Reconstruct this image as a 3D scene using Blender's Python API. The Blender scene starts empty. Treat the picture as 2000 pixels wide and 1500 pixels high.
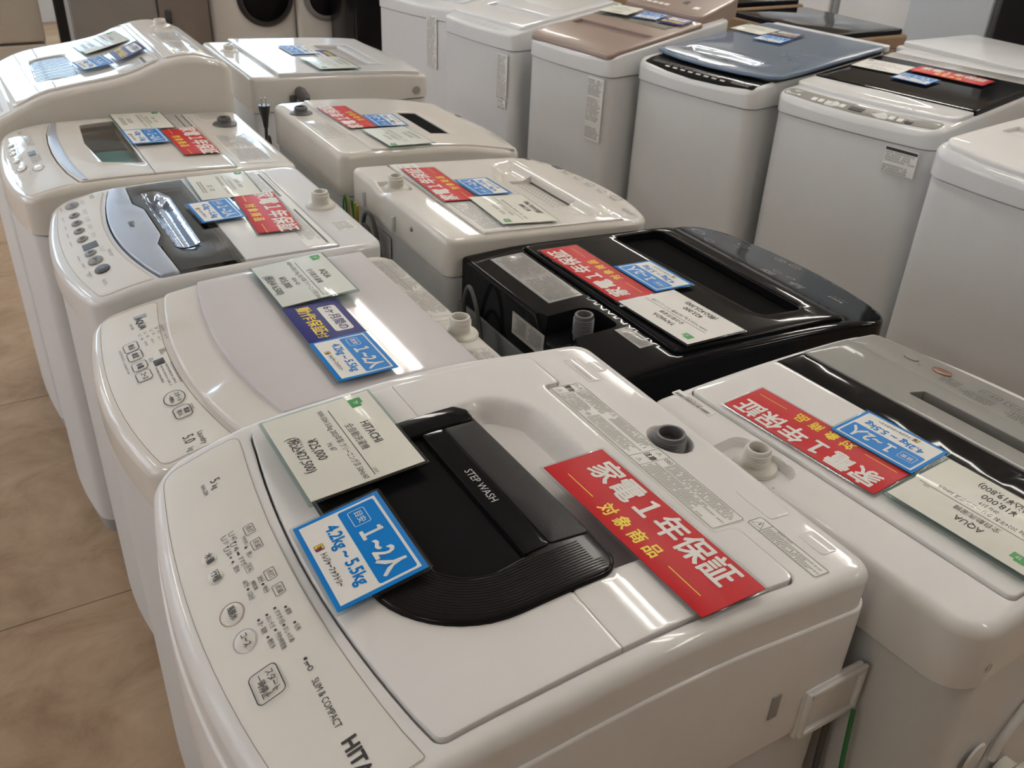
import bpy, bmesh, math, random
from mathutils import Vector, Matrix
from mathutils.geometry import delaunay_2d_cdt
random.seed(7)
PI = math.pi
scn = bpy.context.scene
COL = scn.collection

# ---------------------------------------------------------------- camera, world, view
cam_d = bpy.data.cameras.new('camera'); cam_o = bpy.data.objects.new('camera', cam_d); COL.objects.link(cam_o)
_X, _Y, _Z = (0.86107953, -0.23161728, 0.45265382), (-0.50677603, -0.46354266, 0.72684679), (0.04147408, -0.855267, -0.51652518)
cam_o.matrix_world = Matrix(((_X[0], -_X[1], -_X[2], 0), (_Y[0], -_Y[1], -_Y[2], 0), (_Z[0], -_Z[1], -_Z[2], 1.549), (0, 0, 0, 1)))
cam_d.sensor_width = 36; cam_d.lens = 32.4045; cam_d.clip_end = 60
cam_d.dof.use_dof = True; cam_d.dof.focus_distance = 1.15; cam_d.dof.aperture_fstop = 15.0
scn.camera = cam_o
w = bpy.data.worlds.new('world'); scn.world = w; w.use_nodes = True
w.node_tree.nodes['Background'].inputs[0].default_value = (.75, .85, 1, 1)
w.node_tree.nodes['Background'].inputs[1].default_value = .35
scn.view_settings.view_transform = 'Standard'; scn.view_settings.look = 'None'
scn.view_settings.gamma = 1; scn.view_settings.exposure = 0.56
scn.view_settings.use_curve_mapping = False
TUBE_POWER = 27.0      # emission of the fluorescent tubes
WINDOW_POWER = 4.0     # daylight behind the panes

# ---------------------------------------------------------------- materials
def mat(name, col, rough=.4, metal=0, coat=0, spec=.5, nz=.0, nscale=30, bump=0, bscale=200, emit=None, estr=0):
    m = bpy.data.materials.new(name); m.use_nodes = True; nt = m.node_tree; b = nt.nodes['Principled BSDF']
    b.inputs['Base Color'].default_value = (*col, 1); b.inputs['Roughness'].default_value = rough
    b.inputs['Metallic'].default_value = metal; b.inputs['Coat Weight'].default_value = coat
    b.inputs['Coat Roughness'].default_value = .04; b.inputs['Specular IOR Level'].default_value = spec
    if nz:
        t = nt.nodes.new('ShaderNodeTexNoise'); t.inputs['Scale'].default_value = nscale; t.inputs['Detail'].default_value = 4
        tc = nt.nodes.new('ShaderNodeTexCoord'); nt.links.new(tc.outputs['Object'], t.inputs['Vector'])
        mx = nt.nodes.new('ShaderNodeMix'); mx.data_type = 'RGBA'
        mx.inputs['A'].default_value = (*[c * (1 - nz) for c in col], 1); mx.inputs['B'].default_value = (*[min(1, c * (1 + nz)) for c in col], 1)
        nt.links.new(t.outputs['Fac'], mx.inputs['Factor']); nt.links.new(mx.outputs['Result'], b.inputs['Base Color'])
    if bump:
        t = nt.nodes.new('ShaderNodeTexNoise'); t.inputs['Scale'].default_value = bscale; t.inputs['Detail'].default_value = 2
        tc = nt.nodes.new('ShaderNodeTexCoord'); nt.links.new(tc.outputs['Object'], t.inputs['Vector'])
        bp = nt.nodes.new('ShaderNodeBump'); bp.inputs['Strength'].default_value = bump; bp.inputs['Distance'].default_value = .001
        nt.links.new(t.outputs['Fac'], bp.inputs['Height']); nt.links.new(bp.outputs['Normal'], b.inputs['Normal'])
    if name.startswith('black'): b.inputs['IOR'].default_value = 1.28
    if emit:
        b.inputs['Emission Color'].default_value = (*emit, 1); b.inputs['Emission Strength'].default_value = estr
    return m
def clear(name, tint, gloss=.12, rough=.03, mixf=None):
    m = bpy.data.materials.new(name); m.use_nodes = True; nt = m.node_tree; nt.nodes.clear()
    o = nt.nodes.new('ShaderNodeOutputMaterial'); tr = nt.nodes.new('ShaderNodeBsdfTransparent'); gl = nt.nodes.new('ShaderNodeBsdfGlossy')
    tr.inputs[0].default_value = (*tint, 1); gl.inputs['Roughness'].default_value = rough
    fr = nt.nodes.new('ShaderNodeFresnel'); fr.inputs['IOR'].default_value = 1.5
    mx = nt.nodes.new('ShaderNodeMixShader')
    ad = nt.nodes.new('ShaderNodeMath'); ad.operation = 'ADD'; ad.inputs[1].default_value = gloss * .3
    ge = nt.nodes.new('ShaderNodeNewGeometry'); iv = nt.nodes.new('ShaderNodeMath'); iv.operation = 'SUBTRACT'; iv.inputs[0].default_value = 1
    mu = nt.nodes.new('ShaderNodeMath'); mu.operation = 'MULTIPLY'; nt.links.new(ge.outputs['Backfacing'], iv.inputs[1])
    nt.links.new(fr.outputs[0], ad.inputs[0]); nt.links.new(ad.outputs[0], mu.inputs[0]); nt.links.new(iv.outputs[0], mu.inputs[1]); nt.links.new(mu.outputs[0], mx.inputs[0])
    nt.links.new(tr.outputs[0], mx.inputs[1]); nt.links.new(gl.outputs[0], mx.inputs[2]); nt.links.new(mx.outputs[0], o.inputs[0])
    return m
M = dict(
 white=mat('white_plastic', (.76, .755, .75), .50, coat=.42, spec=.18, nz=.015, bump=.10, bscale=60),
 warm=mat('cream_white_plastic', (.71, .69, .65), .50, coat=.75, spec=.18, nz=.015, bump=.10, bscale=60),
 cream=mat('ivory_plastic', (.67, .645, .60), .50, coat=.75, spec=.18, nz=.02, bump=.10, bscale=60),
 cool=mat('cool_white_plastic', (.69, .70, .71), .50, coat=.75, spec=.18, nz=.015, bump=.08, bscale=60),
 lilac=mat('pale_lilac_acrylic', (.58, .555, .57), .45, coat=.7, spec=.2, nz=.02),
 panel=mat('panel_film', (.75, .735, .69), .42, nz=.02, nscale=8),
 panel2=mat('panel_film_white', (.70, .68, .64), .40, nz=.02, nscale=8),
 steelw=mat('painted_steel_white', (.62, .63, .635), .42, coat=.12, spec=.35, nz=.02, bump=.12, bscale=400),
 steelg=mat('painted_steel_grey', (.50, .50, .49), .35, coat=.1, nz=.03),
 plinth=mat('plinth_grey', (.30, .29, .29), .6, nz=.05),
 dark=mat('dark_grey_plastic', (.035, .033, .033), .35, nz=.1),
 black=mat('black_gloss', (.008, .008, .009), .06, coat=0, spec=.26, nz=.1),
 blacks=mat('black_satin_ribbed', (.011, .010, .010), .16, spec=.4),
 blackm=mat('black_matt', (.014, .0135, .013), .32, nz=.15, bump=.2, bscale=600),
 blackcab=mat('black_cabinet', (.010, .010, .011), .2, spec=.35, nz=.1),
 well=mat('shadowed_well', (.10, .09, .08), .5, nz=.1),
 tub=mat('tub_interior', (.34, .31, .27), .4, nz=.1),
 teal=mat('teal_film', (.0, .36, .42), .3, nz=.1),
 silver=mat('silver_blue_paint', (.42, .47, .56), .28, metal=.35, coat=.4, nz=.02),
 silverg=mat('silver_grey_paint', (.24, .235, .222), .42, spec=.22, coat=.12, nz=.02),
 chrome=mat('chrome', (.8, .82, .86), .05, metal=1),
 steel=mat('zinc_steel', (.45, .46, .47), .3, metal=1, nz=.1),
 brown=mat('rose_brown_plastic', (.25, .18, .148), .32, coat=.25, nz=.03),
 chromeb=mat('blue_chrome', (.50, .58, .70), .08, metal=1),
 brownd=mat('brown_glass', (.13, .115, .10), .12, coat=1),
 blue=mat('slate_blue_acrylic', (.12, .18, .27), .14, coat=.4, nz=.04),
 rubber=mat('grey_rubber', (.09, .085, .08), .55, nz=.1),
 inlet=mat('inlet_ivory', (.62, .60, .54), .35, nz=.02),
 greyin=mat('inlet_grey', (.10, .10, .10), .4, nz=.05),
 label=mat('label_white', (.80, .80, .775), .35, nz=.02),
 labelg=mat('label_grey', (.36, .355, .34), .3, coat=.3, nz=.04),
 ink=mat('ink_black', (.03, .03, .03), .5), inkg=mat('ink_grey', (.13, .125, .12), .5), inkl=mat('ink_light', (.55, .55, .54), .4),
 inkm=mat('ink_midgrey', (.25, .24, .23), .5),
 red=mat('card_red', (.52, .004, .010), .4, spec=.22, nz=.03), yellow=mat('card_yellow', (.85, .62, .02), .4),
 cardw=mat('card_white', (.80, .79, .76), .45, spec=.25), paper=mat('price_paper', (.72, .72, .65), .45, coat=.15, nz=.02),
 paperg=mat('price_paper_green', (.66, .70, .66), .42, coat=.3, nz=.02),
 cyan=mat('card_blue', (.0, .20, .62), .4, spec=.2, nz=.02), indigo=mat('card_indigo', (.022, .022, .17), .4, spec=.2, nz=.03),
 green=mat('logo_green', (.03, .30, .06), .4), violet=mat('logo_violet', (.25, .02, .16), .4),
 blackink=mat('card_black', (.01, .01, .01), .4),
 sleeve=clear('clear_vinyl', (.88, .91, .91), .03, .08), acryl=clear('clear_acrylic', (.72, .82, .80), .15, .02),
 smoke=clear('smoked_glass', (.20, .18, .16), .10, .03), smoke2=clear('dark_glass', (.35, .33, .30), .12, .03),
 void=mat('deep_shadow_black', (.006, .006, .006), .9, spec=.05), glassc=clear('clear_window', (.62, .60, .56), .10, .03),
 wire=mat('wire_yellow', (.45, .36, .03), .45, nz=.1), wireg=mat('wire_green', (.03, .20, .06), .45, nz=.1),
 copper=mat('copper_button', (.35, .20, .15), .25, metal=.6),
 domec=clear('clear_dome', (.93, .93, .92), .2, .04),
 wall=mat('wall_paint', (.62, .58, .52), .8, nz=.04, nscale=4), ceil=mat('ceiling_board', (.80, .77, .72), .85, nz=.03, nscale=6),
 frame=mat('window_aluminium', (.35, .36, .37), .4, metal=.7, nz=.05),
 beige=mat('beige_enamel', (.46, .41, .34), .35, nz=.04), fridges=mat('silver_fridge_door', (.30, .29, .28), .35, metal=.4, nz=.04),
 fridgeb=mat('taupe_fridge_door', (.22, .19, .17), .35, metal=.3, nz=.04), fridgew=mat('white_fridge_door', (.66, .67, .68), .25, coat=.4, nz=.02),
 fridgec=mat('blue_grey_fridge_side', (.42, .46, .50), .4, nz=.03), cardboard=mat('cardboard', (.26, .17, .10), .8, nz=.12),
 tubeglass=mat('tube_glass', (1, 1, 1), .3, emit=(1, .965, .90), estr=TUBE_POWER),
 pane=mat('daylit_pane', (.3, .3, .3), .2, emit=(.60, .80, 1.0), estr=WINDOW_POWER),
 pane_left=mat('daylit_pane_left', (.3, .3, .3), .2, emit=(.84, .88, 1.0), estr=WINDOW_POWER * .5),
 walld=mat('back_wall_paint', (.34, .26, .19), .8, nz=.06, nscale=4),
)
def floor_mat():
    m = mat('vinyl_tile', (.4, .3, .2), .62, spec=.15); nt = m.node_tree; b = nt.nodes['Principled BSDF']
    tc = nt.nodes.new('ShaderNodeTexCoord'); mp = nt.nodes.new('ShaderNodeMapping'); mp.inputs['Scale'].default_value = (1.3, 1.8, 1)
    n1 = nt.nodes.new('ShaderNodeTexNoise'); n1.inputs['Scale'].default_value = 3.2; n1.inputs['Detail'].default_value = 9; n1.inputs['Roughness'].default_value = .68; n1.inputs['Distortion'].default_value = .7
    cr = nt.nodes.new('ShaderNodeValToRGB'); e = cr.color_ramp.elements
    e[0].position = .30; e[0].color = (.27, .175, .105, 1); e[1].position = .72; e[1].color = (.47, .345, .235, 1)
    x = e.new(.5); x.color = (.38, .268, .172, 1)
    br = nt.nodes.new('ShaderNodeTexBrick'); br.inputs['Scale'].default_value = 1; br.inputs['Mortar Size'].default_value = .0022; br.offset = .5
    br.inputs['Brick Width'].default_value = .98; br.inputs['Row Height'].default_value = .98
    br.inputs['Color1'].default_value = (1, 1, 1, 1); br.inputs['Color2'].default_value = (.93, .93, .93, 1); br.inputs['Mortar'].default_value = (.45, .42, .4, 1)
    mb = nt.nodes.new('ShaderNodeMapping'); mb.inputs['Location'].default_value = (.3, .18, 0)
    mu = nt.nodes.new('ShaderNodeMix'); mu.data_type = 'RGBA'; mu.blend_type = 'MULTIPLY'; mu.inputs['Factor'].default_value = 1
    L = nt.links.new
    L(tc.outputs['Object'], mp.inputs[0]); L(mp.outputs[0], n1.inputs['Vector']); L(n1.outputs['Fac'], cr.inputs[0])
    L(tc.outputs['Object'], mb.inputs[0]); L(mb.outputs[0], br.inputs['Vector'])
    L(cr.outputs[0], mu.inputs['A']); L(br.outputs['Color'], mu.inputs['B']); L(mu.outputs['Result'], b.inputs['Base Color'])
    return m
M['floor'] = floor_mat()

# ---------------------------------------------------------------- geometry helpers
def link(name, me, m=None, parent=None):
    o = bpy.data.objects.new(name, me); COL.objects.link(o)
    if m: me.materials.append(m)
    if parent: o.parent = parent
    return o
def mesh_obj(name, V, F, m, parent=None, smooth=True, ang=40):
    me = bpy.data.meshes.new(name); me.from_pydata([tuple(v) for v in V], [], [tuple(f) for f in F]); me.update()
    if smooth:
        me.polygons.foreach_set('use_smooth', [True] * len(me.polygons)); me.set_sharp_from_angle(angle=math.radians(ang))
    return link(name, me, m, parent)
def tag(o, label, cat, group=None):
    o['label'] = label; o['category'] = cat
    if group: o['group'] = group
    return o
def empty(name, loc, rz=0):
    o = bpy.data.objects.new(name, None); COL.objects.link(o); o.location = loc; o.rotation_euler = (0, 0, rz); o.empty_display_size = .05; return o
def struct(o): o['kind'] = 'structure'; return o
def rpoly(pts, r=.01, seg=.03, n=6):
    """closed polygon (counter clockwise) with rounded corners, points about seg apart"""
    out = []; N = len(pts)
    for i in range(N):
        p = Vector(pts[i][:2]); a = Vector(pts[i - 1][:2]); b = Vector(pts[(i + 1) % N][:2]); rr = pts[i][2] if len(pts[i]) > 2 else r
        u = (a - p); v = (b - p); lu, lv = u.length, v.length; u.normalize(); v.normalize()
        ang = math.acos(max(-1, min(1, u.dot(v))))
        if rr < 1e-5 or ang > PI - .05: out.append(p); continue
        t = min(rr / math.tan(ang / 2), lu * .49, lv * .49); rad = t * math.tan(ang / 2)
        c = p + (u + v).normalized() * (rad / math.sin(ang / 2)); p0 = p + u * t; p1 = p + v * t
        a0 = math.atan2(p0.y - c.y, p0.x - c.x); a1 = math.atan2(p1.y - c.y, p1.x - c.x); d = (a1 - a0 + PI) % (2 * PI) - PI
        for k in range(n + 1):
            th = a0 + d * k / n; out.append(Vector((c.x + rad * math.cos(th), c.y + rad * math.sin(th))))
    res = []
    for i in range(len(out)):
        a, b = out[i], out[(i + 1) % len(out)]; L = (b - a).length
        if L < 1e-5: continue
        k = max(1, int(math.ceil(L / seg)))
        for j in range(k): res.append(a + (b - a) * (j / k))
    ar = sum(res[i].x * res[(i + 1) % len(res)].y - res[(i + 1) % len(res)].x * res[i].y for i in range(len(res)))
    if ar < 0: res.reverse()
    return res
def rect(x0, y0, x1, y1, r=.01, seg=.03, n=6): return rpoly([(x0, y0), (x1, y0), (x1, y1), (x0, y1)], r, seg, n)
def ell(cx, cy, rx, ry, n=28): return [Vector((cx + rx * math.cos(2 * PI * k / n), cy + ry * math.sin(2 * PI * k / n))) for k in range(n)]
def offset(P, d):
    out = []; N = len(P)
    for i in range(N):
        a, p, b = P[i - 1], P[i], P[(i + 1) % N]
        e1 = (p - a).normalized(); e2 = (b - p).normalized()
        n1 = Vector((-e1.y, e1.x)); n2 = Vector((-e2.y, e2.x)); n = n1 + n2
        if n.length < 1e-6: out.append(p.copy()); continue
        n.normalize(); k = max(.5, n.dot(n1)); out.append(p + n * (d / k))
    return out
def inside(p, P):
    c = False; x, y = p[0], p[1]; j = len(P) - 1
    for i in range(len(P)):
        xi, yi, xj, yj = P[i][0], P[i][1], P[j][0], P[j][1]
        if (yi > y) != (yj > y) and x < (xj - xi) * (y - yi) / (yj - yi) + xi: c = not c
        j = i
    return c
def para(x0, x1, ye, ym, n=14):
    c = (x0 + x1) / 2; hw = (x1 - x0) / 2; q = [x0 + (x1 - x0) * (k + 1) / (n + 1) for k in range(n)]
    return [(x, ym + (ye - ym) * ((x - c) / hw) ** 2, 0) for x in q]
def halo(P, soft, n=5):
    return [q for k in range(n + 1) for q in offset(P, soft * k / n)]
def sdist(p, P):
    best = 9
    for i in range(len(P)):
        a, b = P[i - 1], P[i]; ab = b - a; l2 = ab.length_squared
        t = 0 if l2 == 0 else max(0, min(1, (p - a).dot(ab) / l2)); d = (p - a - ab * t).length
        if d < best: best = d
    return -best if inside(p, P) else best
def slab(name, parent, outer, top, bot, m, r=.003, holes=(), rh=.0015, hd=.015, grid=.03, nr=4, wall=True, extra=()):
    """a plate with a rounded rim that follows the surface z = top(x, y); holes get their own walls"""
    V = []; F = []; f = top if callable(top) else (lambda x, y: top); g = bot if callable(bot) else (lambda x, y: bot)
    def loop(P, zf):
        s = len(V); V.extend([(p.x, p.y, zf(p.x, p.y)) for p in P]); return s
    def bridge(s0, s1, n, flip):
        for i in range(n):
            j = (i + 1) % n; q = (s0 + i, s0 + j, s1 + j, s1 + i); F.append(q[::-1] if flip else q)
    rings = []
    def build(P, rr, sgn, botf, flip):
        n = len(P); prev = None
        if wall: prev = loop(P, botf)
        for j in range(nr + 1):
            th = PI / 2 * j / nr; Q = offset(P, sgn * rr * (1 - math.cos(th))) if rr > 0 else P
            s = loop(Q, lambda x, y: f(x, y) - rr * (1 - math.sin(th)))
            if prev is not None: bridge(prev, s, n, flip)
            prev = s
            if rr == 0: break
        rings.append((prev, Q))
    build(outer, r, 1, g, False)
    for h in holes: build(h, rh, -1, lambda x, y: f(x, y) - hd, True)
    vs = []; es = []; idx = []
    for s, Q in rings:
        b = len(vs); n = len(Q)
        for k, p in enumerate(Q): vs.append(Vector((p.x, p.y))); idx.append(s + k)
        es += [(b + k, b + (k + 1) % n) for k in range(n)]
    O = rings[0][1]; x0 = min(p.x for p in O); x1 = max(p.x for p in O); y0 = min(p.y for p in O); y1 = max(p.y for p in O)
    bd = [q for _, Q in rings for q in Q]
    nx = int((x1 - x0) / grid); ny = int((y1 - y0) / grid); cell = {}
    for q in bd: cell.setdefault((int(q.x / grid), int(q.y / grid)), []).append(q)
    for i in range(nx + 1):
        for j in range(ny + 1):
            p = Vector((x0 + (i + .5) * (x1 - x0) / (nx + 1), y0 + (j + .5) * (y1 - y0) / (ny + 1)))
            if not inside(p, O) or any(inside(p, Q) for _, Q in rings[1:]): continue
            cx, cy = int(p.x / grid), int(p.y / grid)
            if any((q - p).length < grid * .45 for a in (-1, 0, 1) for b in (-1, 0, 1) for q in cell.get((cx + a, cy + b), ())): continue
            vs.append(p); idx.append(len(V)); V.append((p.x, p.y, f(p.x, p.y)))
    for p in extra:
        if inside(p, O) and not any(inside(p, Q) for _, Q in rings[1:]): vs.append(Vector((p[0], p[1]))); idx.append(len(V)); V.append((p[0], p[1], f(p[0], p[1])))
    ov, oe, of, orig, _, _ = delaunay_2d_cdt(vs, es, [], 1, 1e-6)
    mp = {}
    for i, o in enumerate(orig):
        if o: mp[i] = idx[o[0]]
        else: mp[i] = len(V); V.append((ov[i].x, ov[i].y, f(ov[i].x, ov[i].y)))
    for t in of:
        c = sum((ov[k] for k in t), Vector((0, 0))) / len(t)
        if any(inside(c, Q) for _, Q in rings[1:]) or not inside(c, O): continue
        ar = sum(ov[t[k]].x * ov[t[(k + 1) % len(t)]].y - ov[t[(k + 1) % len(t)]].x * ov[t[k]].y for k in range(len(t)))
        q = [mp[k] for k in t]; F.append(q if ar > 0 else q[::-1])
    if wall and not holes:
        F.append(tuple(range(len(outer) - 1, -1, -1)))
    return mesh_obj(name, V, F, m, parent)
def box(name, parent, x0, x1, y0, y1, z0, z1, m, b=.003, seg=2):
    bm = bmesh.new(); bmesh.ops.create_cube(bm, size=1)
    for v in bm.verts: v.co = Vector(((x0 + x1) / 2 + v.co.x * (x1 - x0), (y0 + y1) / 2 + v.co.y * (y1 - y0), (z0 + z1) / 2 + v.co.z * (z1 - z0)))
    if b: bmesh.ops.bevel(bm, geom=bm.edges[:], offset=min(b, abs(x1 - x0) * .45, abs(y1 - y0) * .45, abs(z1 - z0) * .45), segments=seg, affect='EDGES', profile=.5)
    me = bpy.data.meshes.new(name); bm.to_mesh(me); bm.free()
    me.polygons.foreach_set('use_smooth', [True] * len(me.polygons)); me.set_sharp_from_angle(angle=math.radians(35))
    return link(name, me, m, parent)
def lathe(name, parent, prof, m, c=(0, 0, 0), axis='z', n=32):
    V = []; F = []
    for r, z in prof:
        for k in range(n):
            t = 2 * PI * k / n; x, y = r * math.cos(t), r * math.sin(t)
            V.append((c[0] + x, c[1] + y, c[2] + z) if axis == 'z' else (c[0] + x, c[1] - z, c[2] + y) if axis == 'y' else (c[0] + z, c[1] + x, c[2] + y))
    for i in range(len(prof) - 1):
        for k in range(n):
            j = (k + 1) % n; F.append((i * n + k, i * n + j, (i + 1) * n + j, (i + 1) * n + k))
    return mesh_obj(name, V, F, m, parent)
def tube(name, parent, pts, r, m, n=10, sub=6):
    P = [Vector(p) for p in pts]; C = []
    for i in range(len(P) - 1):
        p0, p1, p2, p3 = P[max(i - 1, 0)], P[i], P[i + 1], P[min(i + 2, len(P) - 1)]
        for k in range(sub):
            t = k / sub; C.append(.5 * ((2 * p1) + (p2 - p0) * t + (2 * p0 - 5 * p1 + 4 * p2 - p3) * t * t + (3 * p1 - p0 - 3 * p2 + p3) * t ** 3))
    C.append(P[-1]); V = []; F = []; up = Vector((0, 0, 1)); prev = None
    for i, c in enumerate(C):
        d = (C[min(i + 1, len(C) - 1)] - C[max(i - 1, 0)]).normalized()
        if prev is None: prev = d.cross(up if abs(d.z) < .9 else Vector((1, 0, 0))).normalized()
        a = (prev - d * prev.dot(d)).normalized(); b = d.cross(a); prev = a
        for k in range(n):
            t = 2 * PI * k / n; V.append(c + (a * math.cos(t) + b * math.sin(t)) * r)
    for i in range(len(C) - 1):
        for k in range(n):
            j = (k + 1) % n; F.append((i * n + k, i * n + j, (i + 1) * n + j, (i + 1) * n + k))
    F.append(tuple(range(n - 1, -1, -1))); F.append(tuple((len(C) - 1) * n + k for k in range(n)))
    return mesh_obj(name, V, F, m, parent)
_tx = {}
def text_mesh(s, bold=0):
    k = (s, bold)
    if k not in _tx:
        c = bpy.data.curves.new('t', 'FONT'); c.body = s; c.resolution_u = 2; c.offset = bold; c.align_x = 'CENTER'; c.align_y = 'CENTER'
        o = bpy.data.objects.new('t', c); COL.objects.link(o); me = bpy.data.meshes.new_from_object(o)
        _tx[k] = ([v.co.copy() for v in me.vertices], [tuple(p.vertices) for p in me.polygons])
        bpy.data.objects.remove(o); bpy.data.curves.remove(c); bpy.data.meshes.remove(me)
    return _tx[k]
class Print:
    """printed marks lying on a surface z = surf(x, y) (or on the plane given by frame)"""
    def __init__(s, surf, lift=.0006, frame=None): s.up = 0; s.V = []; s.F = []; s.f = surf if callable(surf) else (lambda x, y: surf); s.l = lift; s.fr = frame
    def _v(s, x, y):
        if s.fr: p = s.fr(x, y); s.V.append(tuple(p))
        else: s.V.append((x, y, s.f(x, y) + s.l + s.up))
        return len(s.V) - 1
    def text(s, t, x, y, size, sx=1, bold=0, rot=0):
        V, F = text_mesh(t, 0); c, n = math.cos(rot), math.sin(rot)
        offs = [(0, 0)] + ([(bold * math.cos(k * PI / 4), bold * math.sin(k * PI / 4)) for k in range(8)] if bold else [])
        for k_, (ox, oy) in enumerate(offs):
            b = len(s.V); s.up = k_ * 2.5e-5
            for v in V:
                u, w_ = (v.x + ox) * size * sx, (v.y + oy) * size; s._v(x + u * c - w_ * n, y + u * n + w_ * c)
            s.F += [tuple(b + k for k in f) for f in F]
        s.up = 0
        return s
    def line(s, pts, wd=.0012, closed=False):
        P = [Vector(p[:2]) for p in pts]; N = len(P); b = len(s.V)
        for i in range(N):
            a = P[i - 1] if (i or closed) else P[i]; c = P[(i + 1) % N] if (i < N - 1 or closed) else P[i]
            d = (c - a); d = d.normalized() if d.length > 0 else Vector((1, 0)); n = Vector((-d.y, d.x)) * wd / 2
            s._v(*(P[i] + n)); s._v(*(P[i] - n))
        for i in range(N if closed else N - 1):
            j = (i + 1) % N; s.F.append((b + 2 * i, b + 2 * i + 1, b + 2 * j + 1, b + 2 * j))
        return s
    def box(s, x0, y0, x1, y1, wd=.001, r=.002): return s.line(rect(x0, y0, x1, y1, r, .03, 3), wd, True)
    def ring(s, cx, cy, rx, ry, wd=.001): return s.line(ell(cx, cy, rx, ry), wd, True)
    def fill(s, P):
        b = len(s.V)
        for p in P: s._v(p[0], p[1])
        s.F.append(tuple(range(b, b + len(P)))); return s
    def rectf(s, x0, y0, x1, y1): return s.fill([(x0, y0), (x1, y0), (x1, y1), (x0, y1)])
    def dot(s, x, y, r=.0018): return s.fill(ell(x, y, r, r, 10))
    def tri(s, x, y, h, wd=.0007):
        s.line([(x - h * .58, y - h / 2), (x + h * .58, y - h / 2), (x, y + h / 2)], wd, True); return s.rectf(x - wd * .6, y - h * .22, x + wd * .6, y + h * .18)
    def fine(s, x0, y0, x1, y1, pitch, fillf=.62, rag=.25, dens=1.0):
        """rows of characters too small to read"""
        y = y1 - pitch / 2
        while y > y0:
            x = x0; end = x1 - (x1 - x0) * random.random() * rag; h = pitch * fillf
            while x < end:
                wd = h * random.uniform(.5, 1.0)
                if random.random() < .9 * dens:
                    s.rectf(x, y - h * .48, x + wd * .72, y - h * .30); s.rectf(x + wd * .1, y + h * .18, x + wd * .8, y + h * .36); s.rectf(x + wd * .3, y - h / 2, x + wd * .48, y + h / 2)
                x += wd * 1.12
            y -= pitch
        return s
    def build(s, name, parent, m):
        me = bpy.data.meshes.new(name); me.from_pydata(s.V, [], s.F); me.update(); return link(name, me, m, parent)

# ---------------------------------------------------------------- machines: footprint, yaw and side profile of each top
# name: (ox, oy, yaw_deg, W, D, front_bulge, [(y,z)...])
SPEC = {
 'L1': (.070, .985, -90, .565, .665, 0.035, 0, [(0,.845),(.08,.878),(.155,.899),(.25,.908),(.36,.914),(.46,.912),(.56,.902),(.665,.892)]),
 'L2': (.082, 1.462, -90, .470, .548, 0.03, 0, [(0,.832),(.06,.852),(.13,.866),(.26,.880),(.40,.880),(.548,.868)]),
 'L3': (.090, 1.975, -90, .500, .540, 0.035, 0, [(0,.850),(.06,.870),(.13,.883),(.30,.887),(.54,.883)]),
 'L4': (.055, 2.495, -90, .505, .590, 0.03, 0, [(0,.860),(.05,.878),(.12,.889),(.26,.889),(.45,.881),(.59,.874)]),
 'L5': (.040, 3.070, -90, .560, .615, 0.02, 0, [(0,.875),(.06,.903),(.15,.942),(.22,.955),(.30,.965),(.37,.978),(.42,.996),(.47,1.010),(.52,1.013),(.56,1.004),(.615,.985)]),
 'M0': (1.290, .350, 93.9, .530, .520, 0.0, -0.055, [(-.055,.83),(0,.838),(.1,.850),(.3,.860),(.52,.862)]),
 'M1': (1.385, .940, 90, .525, .605, -0.03, -0.082, [(-.09,.782),(0,.797),(.06,.807),(.13,.815),(.30,.826),(.48,.836),(.605,.834)]),
 'M2': (1.245, 1.467, 90, .490, .492, 0, -0.07, [(-.07,.815),(0,.829),(.06,.837),(.24,.851),(.42,.864),(.492,.868)]),
 'M3': (1.270, 2.015, 90, .505, .520, 0.02, -0.03, [(0,.820),(.06,.835),(.2,.860),(.42,.875),(.52,.877)]),
 'M4': (1.375, 2.820, 90, .570, .590, 0, -0.02, [(0,.838),(.1,.850),(.3,.862),(.59,.874)]),
 'RA': (1.830, 4.330, -75, .520, .560, 0.015, 0, [(0,.850),(.1,.865),(.56,.92)]),
 'RB': (1.885, 3.750, -83.5, .500, .600, 0.015, 0, [(0,.848),(.08,.866),(.15,.878),(.54,.930),(.6,.935)]),
 'RC': (1.972, 3.190, -82.6, .470, .640, 0.015, 0, [(0,.850),(.05,.868),(.2,.890),(.45,.925),(.64,.950)]),
 'RD': (2.128, 2.712, -81.4, .530, .780, 0.02, 0, [(0,.842),(.06,.866),(.3,.878),(.55,.895),(.78,.908)]),
 'RE': (2.275, 2.165, -79.0, .560, .660, 0.02, 0, [(0,.842),(.05,.860),(.3,.872),(.66,.888)]),
 'RF': (2.165, 1.500, -86.0, .560, .600, 0.03, 0, [(0,.868),(.08,.884),(.6,.90)]),
}
def hermite(P):
    xs = [p[0] for p in P]; zs = [p[1] for p in P]; n = len(P)
    m = [(zs[min(i + 1, n - 1)] - zs[max(i - 1, 0)]) / (xs[min(i + 1, n - 1)] - xs[max(i - 1, 0)]) for i in range(n)]
    def f(y):
        if y <= xs[0]: return zs[0] + (y - xs[0]) * m[0]
        if y >= xs[-1]: return zs[-1] + (y - xs[-1]) * m[-1]
        i = 0
        while y > xs[i + 1]: i += 1
        h = xs[i + 1] - xs[i]; t = (y - xs[i]) / h
        return (2 * t ** 3 - 3 * t * t + 1) * zs[i] + (t ** 3 - 2 * t * t + t) * h * m[i] + (-2 * t ** 3 + 3 * t * t) * zs[i + 1] + (t ** 3 - t * t) * h * m[i + 1]
    return f
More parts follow.
